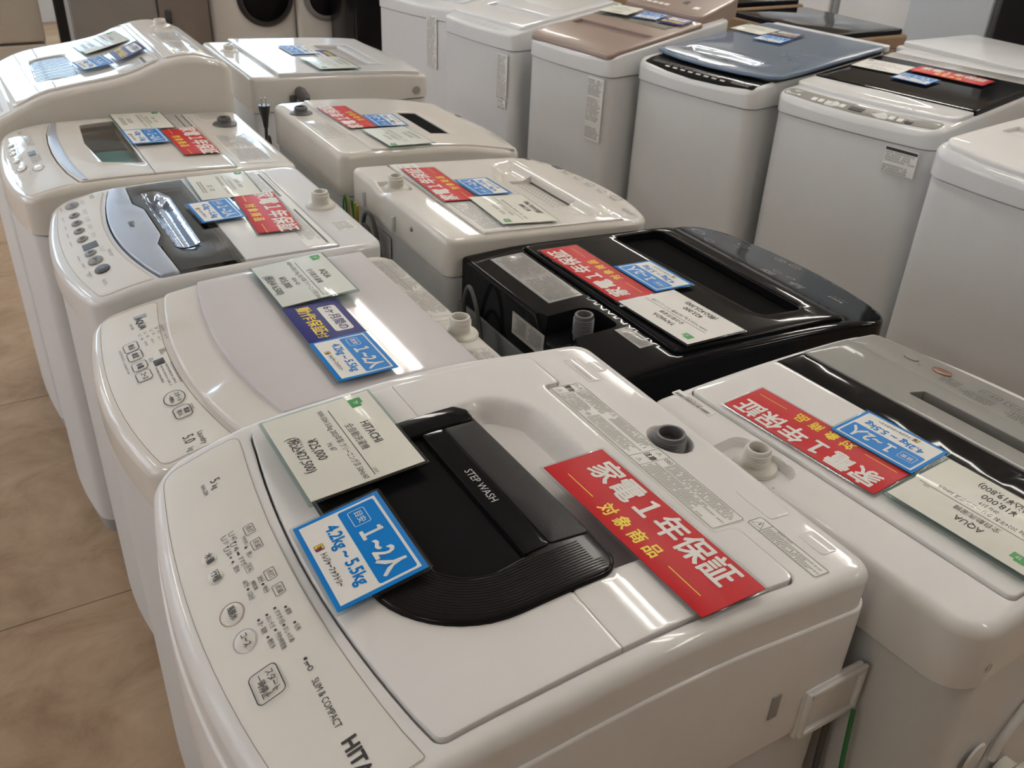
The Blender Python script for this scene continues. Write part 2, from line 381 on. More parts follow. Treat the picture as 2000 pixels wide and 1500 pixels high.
class Machine:
    def __init__(s, key, label, name='washing_machine', cat='washing machine'):
        s.ox, s.oy, s.yaw, s.W, s.D, s.yc, s.yf, P = SPEC[key]; s.pf = hermite(P); s.z = lambda x, y: s.pf(y)
        s.root = empty(name, (s.ox, s.oy, 0), math.radians(s.yaw)); tag(s.root, label, cat)
    def plan(s, inset=0, rc=.03, rb=None):
        rb = rc if rb is None else rb; i = inset; a = s.yc - s.yf
        P = rpoly([(i, s.yc + i, rc), (s.W - i, s.yc + i, rc), (s.W - i, s.D - i, rb), (i, s.D - i, rb)], rc, .025, 7); out = []
        for p in P:
            u = (p.x - s.W / 2) / (s.W / 2); k = max(0, 1 - max(0, p.y - s.yc) / .25) ** 1.5
            out.append(Vector((p.x, p.y - a * (1 - u * u) * k)))
        return out
    def shell(s, seam, cab, cap, holes=(), rc=.03, r=.018, dips=None, grid=.03, plinth=True, rb=None, hd=.022, nr=6, extra=()):
        top = s.z if dips is None else dips
        c = slab('cabinet', s.root, s.plan(.004, rc, rb), seam - .004, .045 if plinth else .01, cab, r=.003, grid=.12)
        if plinth: slab('plinth', s.root, s.plan(.012, rc, rb), .046, 0, M['plinth'], r=.002, grid=.2)
        s.cap = slab('top_cover', s.root, s.plan(0, rc, rb), top, seam, cap, r=r, holes=holes, rh=.003, hd=hd, grid=grid, nr=nr, extra=extra)
        return s.cap
    def world(s, x, y, dz=0, ang=0, tilt=None, roll=0):
        sl = math.atan((s.pf(y + .03) - s.pf(y - .03)) / .06) if tilt is None else tilt
        return s.root_matrix() @ Matrix.Translation((x, y, s.pf(y) + dz)) @ Matrix.Rotation(sl, 4, 'X') @ Matrix.Rotation(roll, 4, 'Y') @ Matrix.Rotation(math.radians(ang), 4, 'Z')
    def root_matrix(s): return Matrix.Translation((s.ox, s.oy, 0)) @ Matrix.Rotation(math.radians(s.yaw), 4, 'Z')
    def up(s, dz): return lambda x, y: s.pf(y) + dz
def dip(f, P, depth, soft):
    def g(x, y):
        d = sdist(Vector((x, y)), P)
        if d >= 0: return f(x, y)
        t = min(1, -d / soft); return f(x, y) - depth * t * t * (3 - 2 * t)
    return g
def inlet(mc, x, y, z, m=None, flange=True, h=.030, rr=.0165, name='water_inlet', slot=True):
    m = m or M['inlet']; pr = []
    if flange: pr += [(.029, -.006), (.030, 0), (.028, .003), (.021, .004), (rr + .001, .006)]
    else: pr += [(rr, -.02), (rr, .004)]
    k = .008
    while k < h - .006: pr += [(rr, k), (rr + .0016, k + .0012), (rr, k + .0024)]; k += .0036
    pr += [(rr, h - .002), (rr - .001, h), (rr - .004, h), (rr - .005, h - .002), (rr - .005, .012), (.0005, .012)]
    o = lathe(name, mc.root, pr, m, (x, y, z), n=36)
    if slot: lathe('strainer', o, [(.0001, .016), (rr - .006, .016), (rr - .0052, .012)], M['rubber'], (x, y, z), n=24)
    return o

# ---------------------------------------------------------------- sales cards
def place(o, mw):
    o.location = mw.to_translation(); o.rotation_euler = mw.to_euler()
def flat_plate(name, parent, w_, h_, t, m, r=.003, z0=0): return slab(name, parent, rect(-w_ / 2, -h_ / 2, w_ / 2, h_ / 2, r, .2, 3), z0 + t, z0, m, r=min(.0006, t * .4), grid=.3, nr=2)
def red_card(mc, x, y, ang, label, dz=.004, tilt=None, w_=.262, h_=.086, roll=0):
    o = empty('warranty_card', (0, 0, 0)); tag(o, label, 'sales card', 'red warranty cards on the machines')
    flat_plate('laminate', o, w_ + .008, h_ + .008, .0008, M['sleeve'])
    c = flat_plate('card', o, w_, h_, .0006, M['red'], .001, .001)
    z = .00172
    Print(z, 0).text('家電１年保証', 0, .0155, .0405, .93, .026).build('lettering', c, M['cardw'])
    p = Print(z, 0).text('対 象 商 品', 0, -.0235, .0215, .92, .026); p.line([(-.112, -.0235), (-.064, -.0235)], .0011).line([(.064, -.0235), (.112, -.0235)], .0011)
    p.build('yellow_lettering', c, M['yellow']); place(o, mc.world(x, y, dz, ang, tilt, roll)); return o
def blue_card(mc, x, y, ang, label, dz=.004, who='1~2人', kg='4.2kg~5.5kg', tilt=None, w_=.132, h_=.095, roll=0):
    o = empty('size_card', (0, 0, 0)); tag(o, label, 'sales card', 'blue household size cards on the machines')
    flat_plate('laminate', o, w_ + .008, h_ + .008, .0008, M['sleeve'], .004)
    c = flat_plate('card', o, w_, h_, .0006, M['cyan'], .001, .001); z = .00172
    s = w_ / .132
    Print(z, 0).fill(rect(-.061 * s, -.0425 * s, .061 * s, .0425 * s, .0005, .3, 1)).build('white_field', c, M['cardw'])
    Print(z + .0001, 0).fill(rect(-.058 * s, -.001 * s, .058 * s, .0395 * s, .003, .3, 4)).build('blue_band', c, M['cyan'])
    p = Print(z + .0002, 0).text(who.replace('1', '１'), .0145 * s, .018 * s, .0305 * s, .82, .03); p.box(-.052 * s, .008 * s, -.028 * s, .026 * s, .0007, .002).text('目安', -.040 * s, .0175 * s, .0095 * s, 1, .01).build('white_lettering', c, M['cardw'])
    Print(z + .0001, 0).text(kg.replace('~', ' ~ '), .001 * s, -.0135 * s, .0190 * s, .92, .030).build('blue_lettering', c, M['cyan'])
    Print(z + .0002, 0).text('トレジャーファクトリー', .012 * s, -.033 * s, .0078 * s, .62, .02).box(-.0275 * s, -.038 * s, -.019 * s, -.029 * s, .0006, .0008).build('shop_name', c, M['blackink'])
    lg = Print(z + .0001, 0).rectf(-.0275 * s, -.038 * s, -.019 * s, -.029 * s).build('cube_logo', c, M['yellow'])
    Print(z + .0002, 0).fill([(-.0232 * s, -.038 * s), (-.019 * s, -.038 * s), (-.019 * s, -.029 * s), (-.0232 * s, -.0335 * s)]).build('logo_side', lg, M['violet'])
    Print(z + .0003, 0).text('TF', -.0232 * s, -.0335 * s, .006 * s, .7, .02).build('logo_letters', lg, M['blackink'])
    place(o, mc.world(x, y, dz, ang, tilt, roll)); return o
def six_card(mc, x, y, ang, label, dz=.004, w_=.122, h_=.088, tilt=None, roll=0):
    o = empty('guarantee_card', (0, 0, 0)); tag(o, label, 'sales card', 'indigo guarantee cards on the machines')
    flat_plate('laminate', o, w_ + .008, h_ + .008, .0008, M['sleeve'], .004)
    c = flat_plate('card', o, w_, h_, .0006, M['indigo'], .001, .001); z = .00172
    Print(z, 0).fill(rect(-.043, .004, .043, .033, .005, .3, 4)).build('white_box', c, M['cardw'])
    Print(z + .0001, 0).text('6ヶ月間の', 0, .019, .0185, .98, .015).build('indigo_lettering', c, M['indigo'])
    Print(z, 0).text('動作保証', -.0075, -.0175, .0235, .98, .02).text('付', .0455, -.0195, .0175, 1, .015).build('yellow_lettering', c, M['yellow'])
    place(o, mc.world(x, y, dz, ang, tilt, roll)); return o
def price_card(mc, x, y, ang, label, brand, spec, price, taxed, dz=.004, w_=.168, h_=.128, thick=.001, m='paper', code='', tilt=None, roll=0, stand=True, hz=''):
    o = empty('price_card', (0, 0, 0)); tag(o, label, 'price card', 'price cards on the machines')
    flat_plate('clear_holder', o, w_ + .008, h_ + .008, thick, M['acryl' if stand else 'sleeve'], .002)
    c = flat_plate('paper', o, w_, h_, .0005, M[m], .0005, thick + .0002); z = thick + .0009
    p = Print(z, 0); kx, ky = w_ / .170, h_ / .132
    if brand: p.text(brand, 0, .038, .0155, .8, .004).text('全自動洗濯機', 0, .0195, .0115, .85)
    else: p.fine(-.03 * kx, .030 * ky, .03 * kx, .040 * ky, .010, .7, .2).fine(-.04 * kx, .014 * ky, .04 * kx, .023 * ky, .009, .7, .1)
    if spec: p.text(spec, .004, -.001, .0098, .72)
    else: p.fine(-.065 * kx, -.005 * ky, .07 * kx, .003 * ky, .008, .7, .1)
    if price: p.text(price, .0, -.030, .0165, .82, .004).text(taxed, .0, -.049, .0165, .78, .004)
    else: p.fine(-.03 * kx, -.036 * ky, .03 * kx, -.023 * ky, .013, .7, .1).fine(-.04 * kx, -.054 * ky, .04 * kx, -.041 * ky, .013, .7, .1)
    p.line([(-.068 * kx, .0095 * ky), (.078 * kx, .0095 * ky)], .0010)
    if code: p.text(code, .071, .0135, .005, .8)
    if hz: p.text(hz, .004, -.0135, .0098, .72)
    p.build('lettering', c, M['ink'])
    g = Print(z, 0).fill([(-.076, .038), (-.057, .038), (-.057, .0505), (-.0635, .0505), (-.0635, .054), (-.076, .054)]).build('green_logo', c, M['green'])
    Print(z + .0004, 0).text('TF', -.066, .045, .008, .8, .02).build('logo_letters', g, M['cardw'])
    place(o, mc.world(x, y, dz, ang, tilt, roll)); return o

# ---------------------------------------------------------------- room shell
def plain_box(name, x0, x1, y0, y1, z0, z1, m): return struct(box(name, None, x0, x1, y0, y1, z0, z1, m, 0))
XL, XR, YB, YF, ZC = -3.4, 8.6, -4.0, 9.0, 2.95
plain_box('floor', XL, XR, YB, YF, -.1, 0, M['floor'])
plain_box('ceiling', XL, XR, YB, YF, ZC, ZC + .1, M['ceil'])
plain_box('wall_right', XR, XR + .1, YB, YF, 0, ZC, M['wall'])
plain_box('wall_back', XL, XR, YB - .1, YB, 0, ZC, M['walld'])
def windowed_wall(name, axis, c, a0, a1, wins, sill, head):
    """wall made of piers, sill and head bands around its window openings"""
    V = []; F = []
    def bx(u0, u1, z0, z1):
        if axis == 'y': X0, X1, Y0, Y1 = u0, u1, c, c + .1
        else: X0, X1, Y0, Y1 = c - .1, c, u0, u1
        b = len(V); V.extend([(x, y, z) for x in (X0, X1) for y in (Y0, Y1) for z in (z0, z1)])
        F.extend([(b, b + 1, b + 3, b + 2), (b + 4, b + 6, b + 7, b + 5), (b, b + 4, b + 5, b + 1), (b + 2, b + 3, b + 7, b + 6), (b, b + 2, b + 6, b + 4), (b + 1, b + 5, b + 7, b + 3)])
    bx(a0, a1, 0, sill); bx(a0, a1, head, ZC); e = a0
    for u0, u1 in wins: bx(e, u0, sill, head); e = u1
    bx(e, a1, sill, head)
    struct(mesh_obj(name, V, F, M['wall'], None, False))
NW = [0]
def window(axis, c, u0, u1, z0, z1, n):
    NW[0] += 1; k = NW[0]; root = empty('window_%d' % k, (0, 0, 0)); root['kind'] = 'structure'; t = .035
    def bx(nm, a, b, z, zz, d0, d1, m):
        if axis == 'y': return box(nm, root, a, b, c + d0, c + d1, z, zz, m, .002)
        return box(nm, root, c - d1, c - d0, a, b, z, zz, m, .002)
    bx('window_frame', u0, u0 + t, z0, z1, .0, .07, M['frame']); bx('window_frame', u1 - t, u1, z0, z1, .0, .07, M['frame'])
    bx('window_frame', u0 + t, u1 - t, z0, z0 + t, .0, .07, M['frame']); bx('window_frame', u0 + t, u1 - t, z1 - t, z1, .0, .07, M['frame'])
    for i in range(1, n):
        u = u0 + (u1 - u0) * i / n; bx('mullion', u - .02, u + .02, z0 + t, z1 - t, .01, .06, M['frame'])
    for i in range(n):
        a = u0 + (u1 - u0) * i / n + (.02 if i else t); b = u0 + (u1 - u0) * (i + 1) / n - (.02 if i < n - 1 else t)
        bx('window_pane', a, b, z0 + t, z1 - t, .03, .04, M['pane' if axis == 'y' else 'pane_left'])
WF = [(-3.0, -1.2), (-.9, .9), (1.3, 3.1)]; WL = [(1.9, 3.7), (4.1, 5.9), (6.3, 8.1)]
windowed_wall('wall_front', 'y', YF, XL, XR, WF, 1.55, 2.75)
for a, b in WF: window('y', YF, a, b, 1.55, 2.75, 3)
windowed_wall('wall_left', 'x', XL, YB, YF, WL, .9, 2.5)
for a, b in WL: window('x', XL, a, b, .9, 2.5, 3)
def ceiling_light(x, y, where):
    r = empty('ceiling_light', (x, y, ZC)); tag(r, 'fluorescent batten on the ceiling, ' + where, 'ceiling light', 'fluorescent ceiling lights')
    box('housing', r, -.10, .10, -.56, .56, -.07, 0, M['ceil'], .004)
    for s in (-1, 1):
        o = lathe('fluorescent_tube', r, [(.0001, -.47), (.015, -.47), (.015, .47), (.0001, .47)], M['tubeglass'], (s * .058, 0, -.105), 'y', 12)
        for e in (-1, 1): box('lamp_holder', o, s * .058 - .014, s * .058 + .014, e * .482 - .012, e * .482 + .012, -.125, -.068, M['ceil'], .003)
for i, x in enumerate((-2.35, 1.85, 3.95, 6.05)):
    for j, y in enumerate((-.5, 2.0, 4.49, 6.98)):
        ceiling_light(x, y, ('first', 'second', 'third', 'fourth')[i] + ' line from the left, ' + ('first', 'second', 'third', 'fourth')[j] + ' from the back')

# ---------------------------------------------------------------- L1, nearest machine: white with black handle
def capsule_slot(name, parent, x, y, z, h, w_, m): return box(name, parent, x - .001, x + .0012, y - w_ / 2, y + w_ / 2, z - h / 2, z + h / 2, m, w_ * .45, 4)
def hitachi():
    mc = Machine('L1', 'nearest white washing machine with black grip pod and cream panel reading HITACHI')
    W = mc.W; pf = mc.pf; R = mc.root; up = mc.up
    op = rpoly([(.026, .150, .014)] + para(.026, .541, .152, .1285) + [(.541, .153, .012), (.541, .563, .014), (.446, .563, .014), (.446, .530, .010),
                (.107, .530, .010), (.107, .556, .010), (.026, .556, .014)], .01, .02, 6)
    pit = ell(.273, .612, .034, .028, 32)
    tz = dip(mc.z, pit, .022, .008)
    mc.shell(.685, M['steelw'], M['white'], [op], rc=.038, r=.014, dips=tz, grid=.012, rb=.03, hd=.026, nr=8, extra=halo(pit, .008, 6))
    slab('side_skirt', R, offset(mc.plan(0, .038, .03), -.0032), lambda x, y: pf(y) - .047, .684, M['white'], r=.003, grid=.15)
    slab('inner_tray', R, offset(op, -.004), lambda x, y: pf(y) - .024, lambda x, y: pf(y) - .03, M['white'], r=.001, grid=.05)
    # lid in two leaves, the rear one hollowed for the grip
    g = .0022
    fl = rpoly([(.026 + g, .150 + g, .012)] + para(.026, .541, .1545, .1308) + [(.541 - g, .153 + g, .010), (.541 - g, .3398, .001), (.026 + g, .3398, .001)], .01, .02, 6)
    hollow = rpoly([(.118, .25, .01), (.112, .36, .03), (.100, .44, .05), (.150, .487, .04), (.33, .492, .03), (.455, .485, .012), (.452, .25, .01)], .02, .02)
    lz = dip(up(.003), hollow, .030, .030)
    rl = rpoly([(.026 + g, .3404, .001), (.541 - g, .3404, .001), (.541 - g, .563 - g, .012), (.446 + g, .563 - g, .012), (.446 + g, .530 - g, .008), (.107 - g, .530 - g, .008), (.107 - g, .556 - g, .008), (.026 + g, .556 - g, .012)], .01, .02, 6)
    lid = slab('front_lid', R, fl, dip(up(.003), hollow, .026, .030), lambda x, y: pf(y) - .024, M['white'], r=.0009, grid=.009)
    rear = slab('rear_lid', R, rl, lz, lambda x, y: pf(y) - .030, M['white'], r=.0009, grid=.007, extra=halo(hollow, .030))
    # black pod: ribbed ring, dark window and grip bar
    outer = rpoly([(.116, .169, .05), (.457, .169, .125), (.457, .403, .035), (.40, .403, .006), (.140, .397, .014), (.116, .385, .014)], .01, .008, 12)
    inner = rpoly([(.150, .235, .02), (.385, .235, .040), (.402, .275, .04), (.396, .325, .002), (.150, .325, .01)], .01, .01, 10)
    pod = slab('black_grip_pod', R, outer, up(.0085), lambda x, y: pf(y) - .012, M['blacks'], r=.005, holes=[inner], rh=.002, hd=.012, grid=.02, nr=5)
    rv = []; rf = []
    for n_ in range(14):
        d_ = .0068 + n_ * .0036; rr = .125 - d_
        Q = [Vector((x_ / 1000, .169 + d_)) for x_ in range(160, 332, 8)] + [Vector((.332 + rr * math.sin(k * PI / 44), .294 - rr * math.cos(k * PI / 44))) for k in range(23)] + [Vector((.457 - d_, y_ / 1000)) for y_ in range(300, 392 - int(n_ * .8), 8)]
        N = len(Q)
        for i_, p in enumerate(Q):
            d = (Q[min(i_ + 1, N - 1)] - Q[max(i_ - 1, 0)]).normalized(); nn = Vector((-d.y, d.x)) * .0011; z = pf(p.y) + .0084
            for v, hh in ((p + nn, 0), (p, .0007), (p - nn, 0)): rv.append((v.x, v.y, z + hh))
            if i_ < N - 1:
                s_ = len(rv) - 3; rf += [(s_, s_ + 3, s_ + 4, s_ + 1), (s_ + 1, s_ + 4, s_ + 5, s_ + 2)]
    mesh_obj('grip_ribs', rv, rf, M['blacks'], pod, True, 80)
    slab('dark_window', pod, offset(inner, -.001), up(.0042), up(-.006), M['black'], r=.0003, grid=.02)
    bar1 = rpoly([(.158, .322), (.396, .322), (.394, .352), (.158, .350)], .003, .02); bar2 = rpoly([(.158, .3512), (.394, .3532), (.398, .399), (.16, .393)], .004, .02)
    b1 = slab('gloss_strip', pod, bar1, up(.0105), up(.004), M['black'], r=.0008, grid=.02)
    slab('matt_strip', pod, bar2, up(.0102), up(.004), M['blackm'], r=.0012, grid=.02)
    top_bar = rpoly([(.119, .262), (.156, .262), (.157, .394), (.134, .396), (.119, .384)], .01, .02)
    slab('polished_end', pod, top_bar, up(.0112), up(.004), M['black'], r=.003, grid=.02)
    Print(up(.0105), .0003).text('STEP WASH', .277, .3365, .0135, .92).build('lettering', b1, M['inkl'])
    # control panel
    pp = rpoly([(.020, .043, .022)] + para(.020, .545, .043, .0165) + [(.545, .043, .02), (.545, .141, .004)] + para(.020, .545, .140, .1195)[::-1] + [(.020, .1385, .012)], .01, .02, 5)
    pn = slab('control_panel', R, pp, up(.0008), up(-.001), M['panel'], r=.0006, grid=.03)
    Print(up(.0008), .0002).line(offset(pp, .0012), .0007, True).build('border_line', pn, M['inkm'])
    f = up(.0008)
    p = Print(f, .0004)
    T = p.text
    Print(f, .0004).text('5', .080, .0915, .016, .8).text('kg', .0905, .0895, .0105, .8).text('NW-50H', .087, .0775, .0070, .78).build('size_lettering', pn, M['ink'])
    Print(f, .0004).text('HITACHI', .522, .0935, .0185, 1.0, .03).text('SLIM & COMPACT', .442, .0915, .0092, .82).build('brand_lettering', pn, M['ink'])
    for x, y, s in ((.187, .1005, '点灯'), (.2135, .1005, '点滅'), (.264, .0990, '点灯'), (.2895, .0995, '点滅')):
        T(s, x, y, .0068, .9); p.box(x - .0078, y - .0052, x + .0078, y + .0052, .0006, .0015)
    T('予約', .196, .0915, .0046).text('洗い', .205, .0915, .0046)
    for x, y, s in ((.2225, .0895, '洗い'), (.2255, .0805, 'すすぎ'), (.2315, .0725, '脱水')):
        p.dot(x - .0125, y, .0016); T(s, x, y, .0066, .78)
    for x, y, s in ((.187, .0830, '47'), (.2035, .0805, '40'), (.187, .0745, '31'), (.2045, .0725, '20')):
        T(s, x, y, .0074, .8); p.line([(x - .0115, y + .003), (x - .0105, y - .003), (x - .0065, y - .003), (x - .0055, y + .003)], .0008); p.dot(x + .0068, y, .0013)
    T('注水', .240, .0835, .0052); p.box(.2340, .0800, .2460, .0870, .0004, .001)
    for x, y, s in ((.2635, .0885, '30分'), (.2805, .0885, '90分'), (.258, .0745, '60分'), (.2765, .0740, '120分')): T(s, x, y, .0070, .72)
    T('槽乾燥', .2665, .0810, .0048); p.dot(.2715, .0885, .0015); p.dot(.2665, .0743, .0015)
    for x, y, s in ((.3215, .0975, '標準'), (.3215, .0885, 'すすぎ1回'), (.3215, .0795, 'おいそぎ'), (.3215, .0710, '洗・風脱'), (.3455, .0985, '毛布'), (.3475, .0890, 'おしゃれ着'), (.3490, .0805, '予約9時間後'), (.3455, .0720, '槽洗浄')):
        wd = .0062 * .68 * len(s) / 2; T(s, x + .0015, y, .0062, .68); p.dot(x - wd - .0015, y, .0015)
    p.dot(.386, .0925, .0018); p.line([(.3895, .0925), (.3965, .0925)], .0011).line([(.3905, .0925), (.3905, .0895)], .0009).line([(.3930, .0925), (.3930, .0900)], .0009).ring(.3990, .0925, .0022, .0022, .0009)
    p.build('lettering', pn, M['ink'])
    for x, y, s, rx, ry, ringm in ((.195, .053, '水量', .0115, .0085, None), (.224, .052, '行程', .0115, .0085, None), (.284, .052, '風脱水', .0145, .0115, 'copper'), (.325, .053, 'コース', .0140, .0110, 'silver')):
        bt = slab('push_button', pn, ell(x, y, rx * .92, ry * .92, 28), lambda a, b, x=x, y=y, rx=rx: pf(b) + .0008 + .0014 * max(0, 1 - ((a - x) / rx) ** 2 - ((b - y) / rx) ** 2), f, M['panel2'], r=.0006, grid=.004)
        Print(lambda a, b: pf(b) + .0024, .0003).text(s, x, y, .0092 if len(s) < 3 else .0084, .9 if len(s) < 3 else .72, .01).build('lettering', bt, M['ink'])
        if ringm: Print(f, .0004).ring(x, y, rx * 1.02, ry * 1.04, .0007).build('button_ring', bt, M[ringm])
    bt = slab('start_button', pn, ell(.387, .055, .0105, .0085, 28), lambda a, b: pf(b) + .0022, f, M['panel2'], r=.0012, grid=.01)
    Print(lambda a, b: pf(b) + .0026, .0003).text('スタート', .387, .0600, .0088, .8, .008).text('一時停止', .387, .0500, .0088, .8, .008).box(.3690, .0415, .4050, .0680, .0011, .005).build('lettering', bt, M['ink'])
    # warning strip and plates behind the lid
    lb = slab('warning_label', R, rect(.110, .534, .441, .584, .004), up(.0006), up(-.001), M['label'], r=.0003, grid=.05)
    q = Print(up(.0006), .0003).box(.1115, .5355, .4395, .5825, .0007, .003)
    q.line([(.130, .5355), (.130, .5825)], .0005).line([(.287, .5355), (.287, .5825)], .0006).line([(.308, .5355), (.308, .5825)], .0005)
    q.text('警告', .1208, .5595, .0105, .8, .02, PI / 2 * 0).text('注意', .2975, .5600, .0105, .9, .02)
    for x, y in ((.1160, .5755), (.1250, .5755), (.1205, .5450), (.2975, .5755), (.2975, .5440), (.200, .5770)): q.tri(x, y, .0065)
    for x, y in ((.186, .546), (.3125, .575), (.318, .575)): q.ring(x, y, .0030, .0030, .0006).line([(x - .002, y + .002), (x + .002, y - .002)], .0006)
    q.fine(.133, .562, .196, .5805, .0031, .8, .1); q.fine(.133, .538, .180, .559, .0031, .8, .15); q.fine(.206, .562, .284, .5805, .0034, .78, .1); q.fine(.192, .538, .284, .559, .0034, .78, .3)
    q.fine(.323, .563, .436, .5805, .0038, .78, .1); q.fine(.311, .538, .436, .560, .0038, .78, .35)
    q.build('lettering', lb, M['ink'])
    l2 = slab('caution_label', R, rect(.443, .582, .546, .606, .003), up(.0006), up(-.001), M['label'], r=.0003, grid=.05)
    q = Print(up(.0006), .0003).box(.4442, .5832, .5448, .6048, .0007, .003).line([(.4625, .5832), (.4625, .6048)], .0007).tri(.4535, .5935, .0125, .0011)
    q.text('【製造年】2023年', .482, .6020, .0033, .9); q.fine(.4645, .5845, .5430, .5995, .0036, .8, .3).build('lettering', l2, M['ink'])
    p3 = slab('sticker', R, rect(.045, .600, .112, .621, .002), up(.0004), up(-.001), M['white'], r=.0002, grid=.05)
    Print(up(.0004), .0003).fine(.012 + .05, .603, .11, .607, .0038, .8).line(rect(.048, .598, .114, .6235, .002, .2, 3), .0003, True).build('lettering', p3, M['inkg'])
    for x0, x1, y0, y1 in ((.392, .452, .612, .643), (.484, .522, .620, .644), (.062, .092, .628, .646)):
        slab('screw_cover', R, rect(x0, y0, x1, y1, .005), up(.0007), up(-.001), M['white'], r=.0006, grid=.05)
    inlet(mc, .273, .612, pf(.612) - .020, M['greyin'], False, .030, .0195)
    # near side: grip box, slot
    x = W
    gb = box('side_grip', R, x - .002, x + .006, .588, mc.D + .018, .670, .748, M['white'], .004, 3)
    box('grip_lip', gb, x + .005, x + .011, .592, mc.D + .020, .738, .747, M['white'], .002, 3); box('grip_lip', gb, x + .005, x + .011, .592, mc.D + .020, .674, .683, M['white'], .002, 3)
    box('grip_lip', gb, x + .005, x + .011, .590, .598, .676, .748, M['white'], .002, 3); box('grip_lip', gb, x + .005, x + .011, mc.D + .012, mc.D + .020, .676, .746, M['white'], .002, 3)
    capsule_slot('side_slot', R, x + .0035, .541, .752, .036, .014, M['plinth'])
    return mc
L1 = hitachi()
red_card(L1, .412, .4635, 1.5, 'red warranty card on the nearest machine', .007, w_=.270, h_=.084, tilt=-.03)
blue_card(L1, .303, .181, -1, 'blue 1~2人 card leaning over the black grip of the nearest machine', .0135, w_=.134, h_=.097, tilt=.19)
price_card(L1, .130, .231, 0, 'cream price card reading HITACHI on the nearest machine', 'HITACHI', 'NW-50H 5.0kg 2023年製 クリーニング済 50Hz/60', '¥25,000', '(税込¥27,500)', .0145, .170, .136, .0035, 'paper', '23207', tilt=.07, hz='Hz 87')

# ---------------------------------------------------------------- L2: white with pale lilac lid, 5.0kg
def aqua():
    mc = Machine('L2', 'white washing machine with pale lilac lid and 5.0kg on its panel')
    W = mc.W; pf = mc.pf; R = mc.root; up = mc.up
    mc.shell(.775, M['steelw'], M['warm'], (), rc=.035, r=.014, nr=8, grid=.03)
    fr = [(.020, .142, .012)] + para(.020, .463, .142, .115) + [(.463, .142, .008)]
    lo = rpoly(fr + [(.463, .486, .006), (.020, .486, .006)], .01, .02)
    lid = slab('lid', R, lo, dip(up(.010), rpoly([(.10, .10), (.38, .10), (.34, .168), (.235, .176), (.14, .168)], .03, .02), .006, .03), up(-.004), M['warm'], r=.004, grid=.012)
    cov = rpoly([(.024, .196, .004)] + para(.024, .460, .196, .172) + [(.460, .196, .004), (.460, .483, .004), (.024, .483, .004)], .01, .02)
    slab('acrylic_cover', lid, cov, lambda x, y: .8925 - .05 * max(0, .25 - y) ** 1.0, up(.004), M['lilac'], r=.0008, grid=.03)
    pp = rpoly([(.018, .040, .02)] + para(.018, .452, .040, .017) + [(.452, .040, .02), (.452, .132, .006)] + para(.018, .452, .132, .107)[::-1] + [(.018, .132, .01)], .01, .02, 5)
    pn = slab('control_panel', R, pp, up(.0008), up(-.001), M['panel'], r=.0006, grid=.03); f = up(.0008)
    Print(f, .0002).line(offset(pp, .0012), .0007, True).build('border_line', pn, M['copper'])
    p = Print(f, .0004); T = p.text
    Print(f, .0004).text('AQUA', .074, .0920, .0150, .95, .02).text('AQW-GS50', .075, .0785, .0050, .8).build('brand_lettering', pn, M['ink'])
    Print(f, .0004).text('Laundry', .429, .0960, .0110, .85).text('5.0', .4205, .0800, .0205, .72).text('kg', .4435, .0775, .0115, .8).build('size_lettering', pn, M['ink'])
    for k, s in enumerate(('45L', '37L', '30L', '18L')):
        x, y = .1085 + k * .001, .1105 - k * .0088; T(s, x + .012, y, .0056, .8); p.line([(x - .004, y + .0022), (x - .003, y - .0022), (x + .001, y - .0022), (x + .002, y + .0022)], .0007)
    p.fine(.100, .1155, .122, .1190, .0034, .8, 0)
    for k in range(4): p.fine(.135, .1150 - k * .010, .150, .1182 - k * .010, .0034, .85, .2)
    p.fine(.174, .0985, .188, .1080, .0052, .85, .1)
    for k in range(4):
        for j in range(5 - (k == 3)): p.dot(.2215 + j * .0125, .1055 - k * .0072, .0011); p.fine(.2235 + j * .0125, .1035 - k * .0072, .2325 + j * .0125, .1070 - k * .0072, .0034, .85, .2)
    p.fine(.186, .0800, .197, .0860, .0034, .8); p.fine(.128, .0470, .168, .0505, .0034, .8); p.fine(.168, .0460, .205, .0495, .0034, .8); p.fine(.345, .1015, .362, .1045, .003, .8)
    p.build('lettering', pn, M['ink'])
    for x0, y0, x1, y1, s in ((.1230, .0545, .1500, .0755, '表示'), (.1515, .0545, .1785, .0755, '設定'), (.1860, .0545, .2110, .0755, '水量'), (.2160, .0540, .2430, .0750, 'コース')):
        bt = slab('push_button', pn, rect(x0 + .001, y0 + .001, x1 - .001, y1 - .001, .005), lambda a, b: pf(b) + .0018, f, M['panel2'], r=.0009, grid=.02)
        Print(lambda a, b: pf(b) + .0018, .0003).text(s, (x0 + x1) / 2, (y0 + y1) / 2, .0100, .82 if len(s) < 3 else .66, .01).box(x0, y0, x1, y1, .0010, .005).build('lettering', bt, M['ink'])
    bt = slab('start_button', pn, ell(.3175, .0870, .0165, .0125, 28), lambda a, b: pf(b) + .0020, f, M['panel2'], r=.001, grid=.02)
    Print(lambda a, b: pf(b) + .0020, .0003).ring(.3175, .0870, .0185, .0142, .0012).text('スタート', .3175, .0915, .0080, .8, .01).text('一時停止', .3175, .0825, .0066, .8, .01).build('lettering', bt, M['ink'])
    bt = slab('power_button', pn, rect(.3440, .0790, .3700, .0985, .005), lambda a, b: pf(b) + .0018, f, M['panel2'], r=.001, grid=.02)
    Print(lambda a, b: pf(b) + .0018, .0003).box(.3425, .0775, .3715, .1000, .0012, .006).text('電源', .357, .0935, .0078, .85, .01).text('切/入', .357, .0845, .0078, .85, .01).build('lettering', bt, M['ink'])
    slab('display', pn, rect(.199, .0835, .2165, .0985, .0015), up(.0012), f, M['dark'], r=.0003, grid=.02)
    slab('sticker', pn, rect(.046, .086, .058, .106, .0008), up(.0012), f, M['silver'], r=.0002, grid=.02)
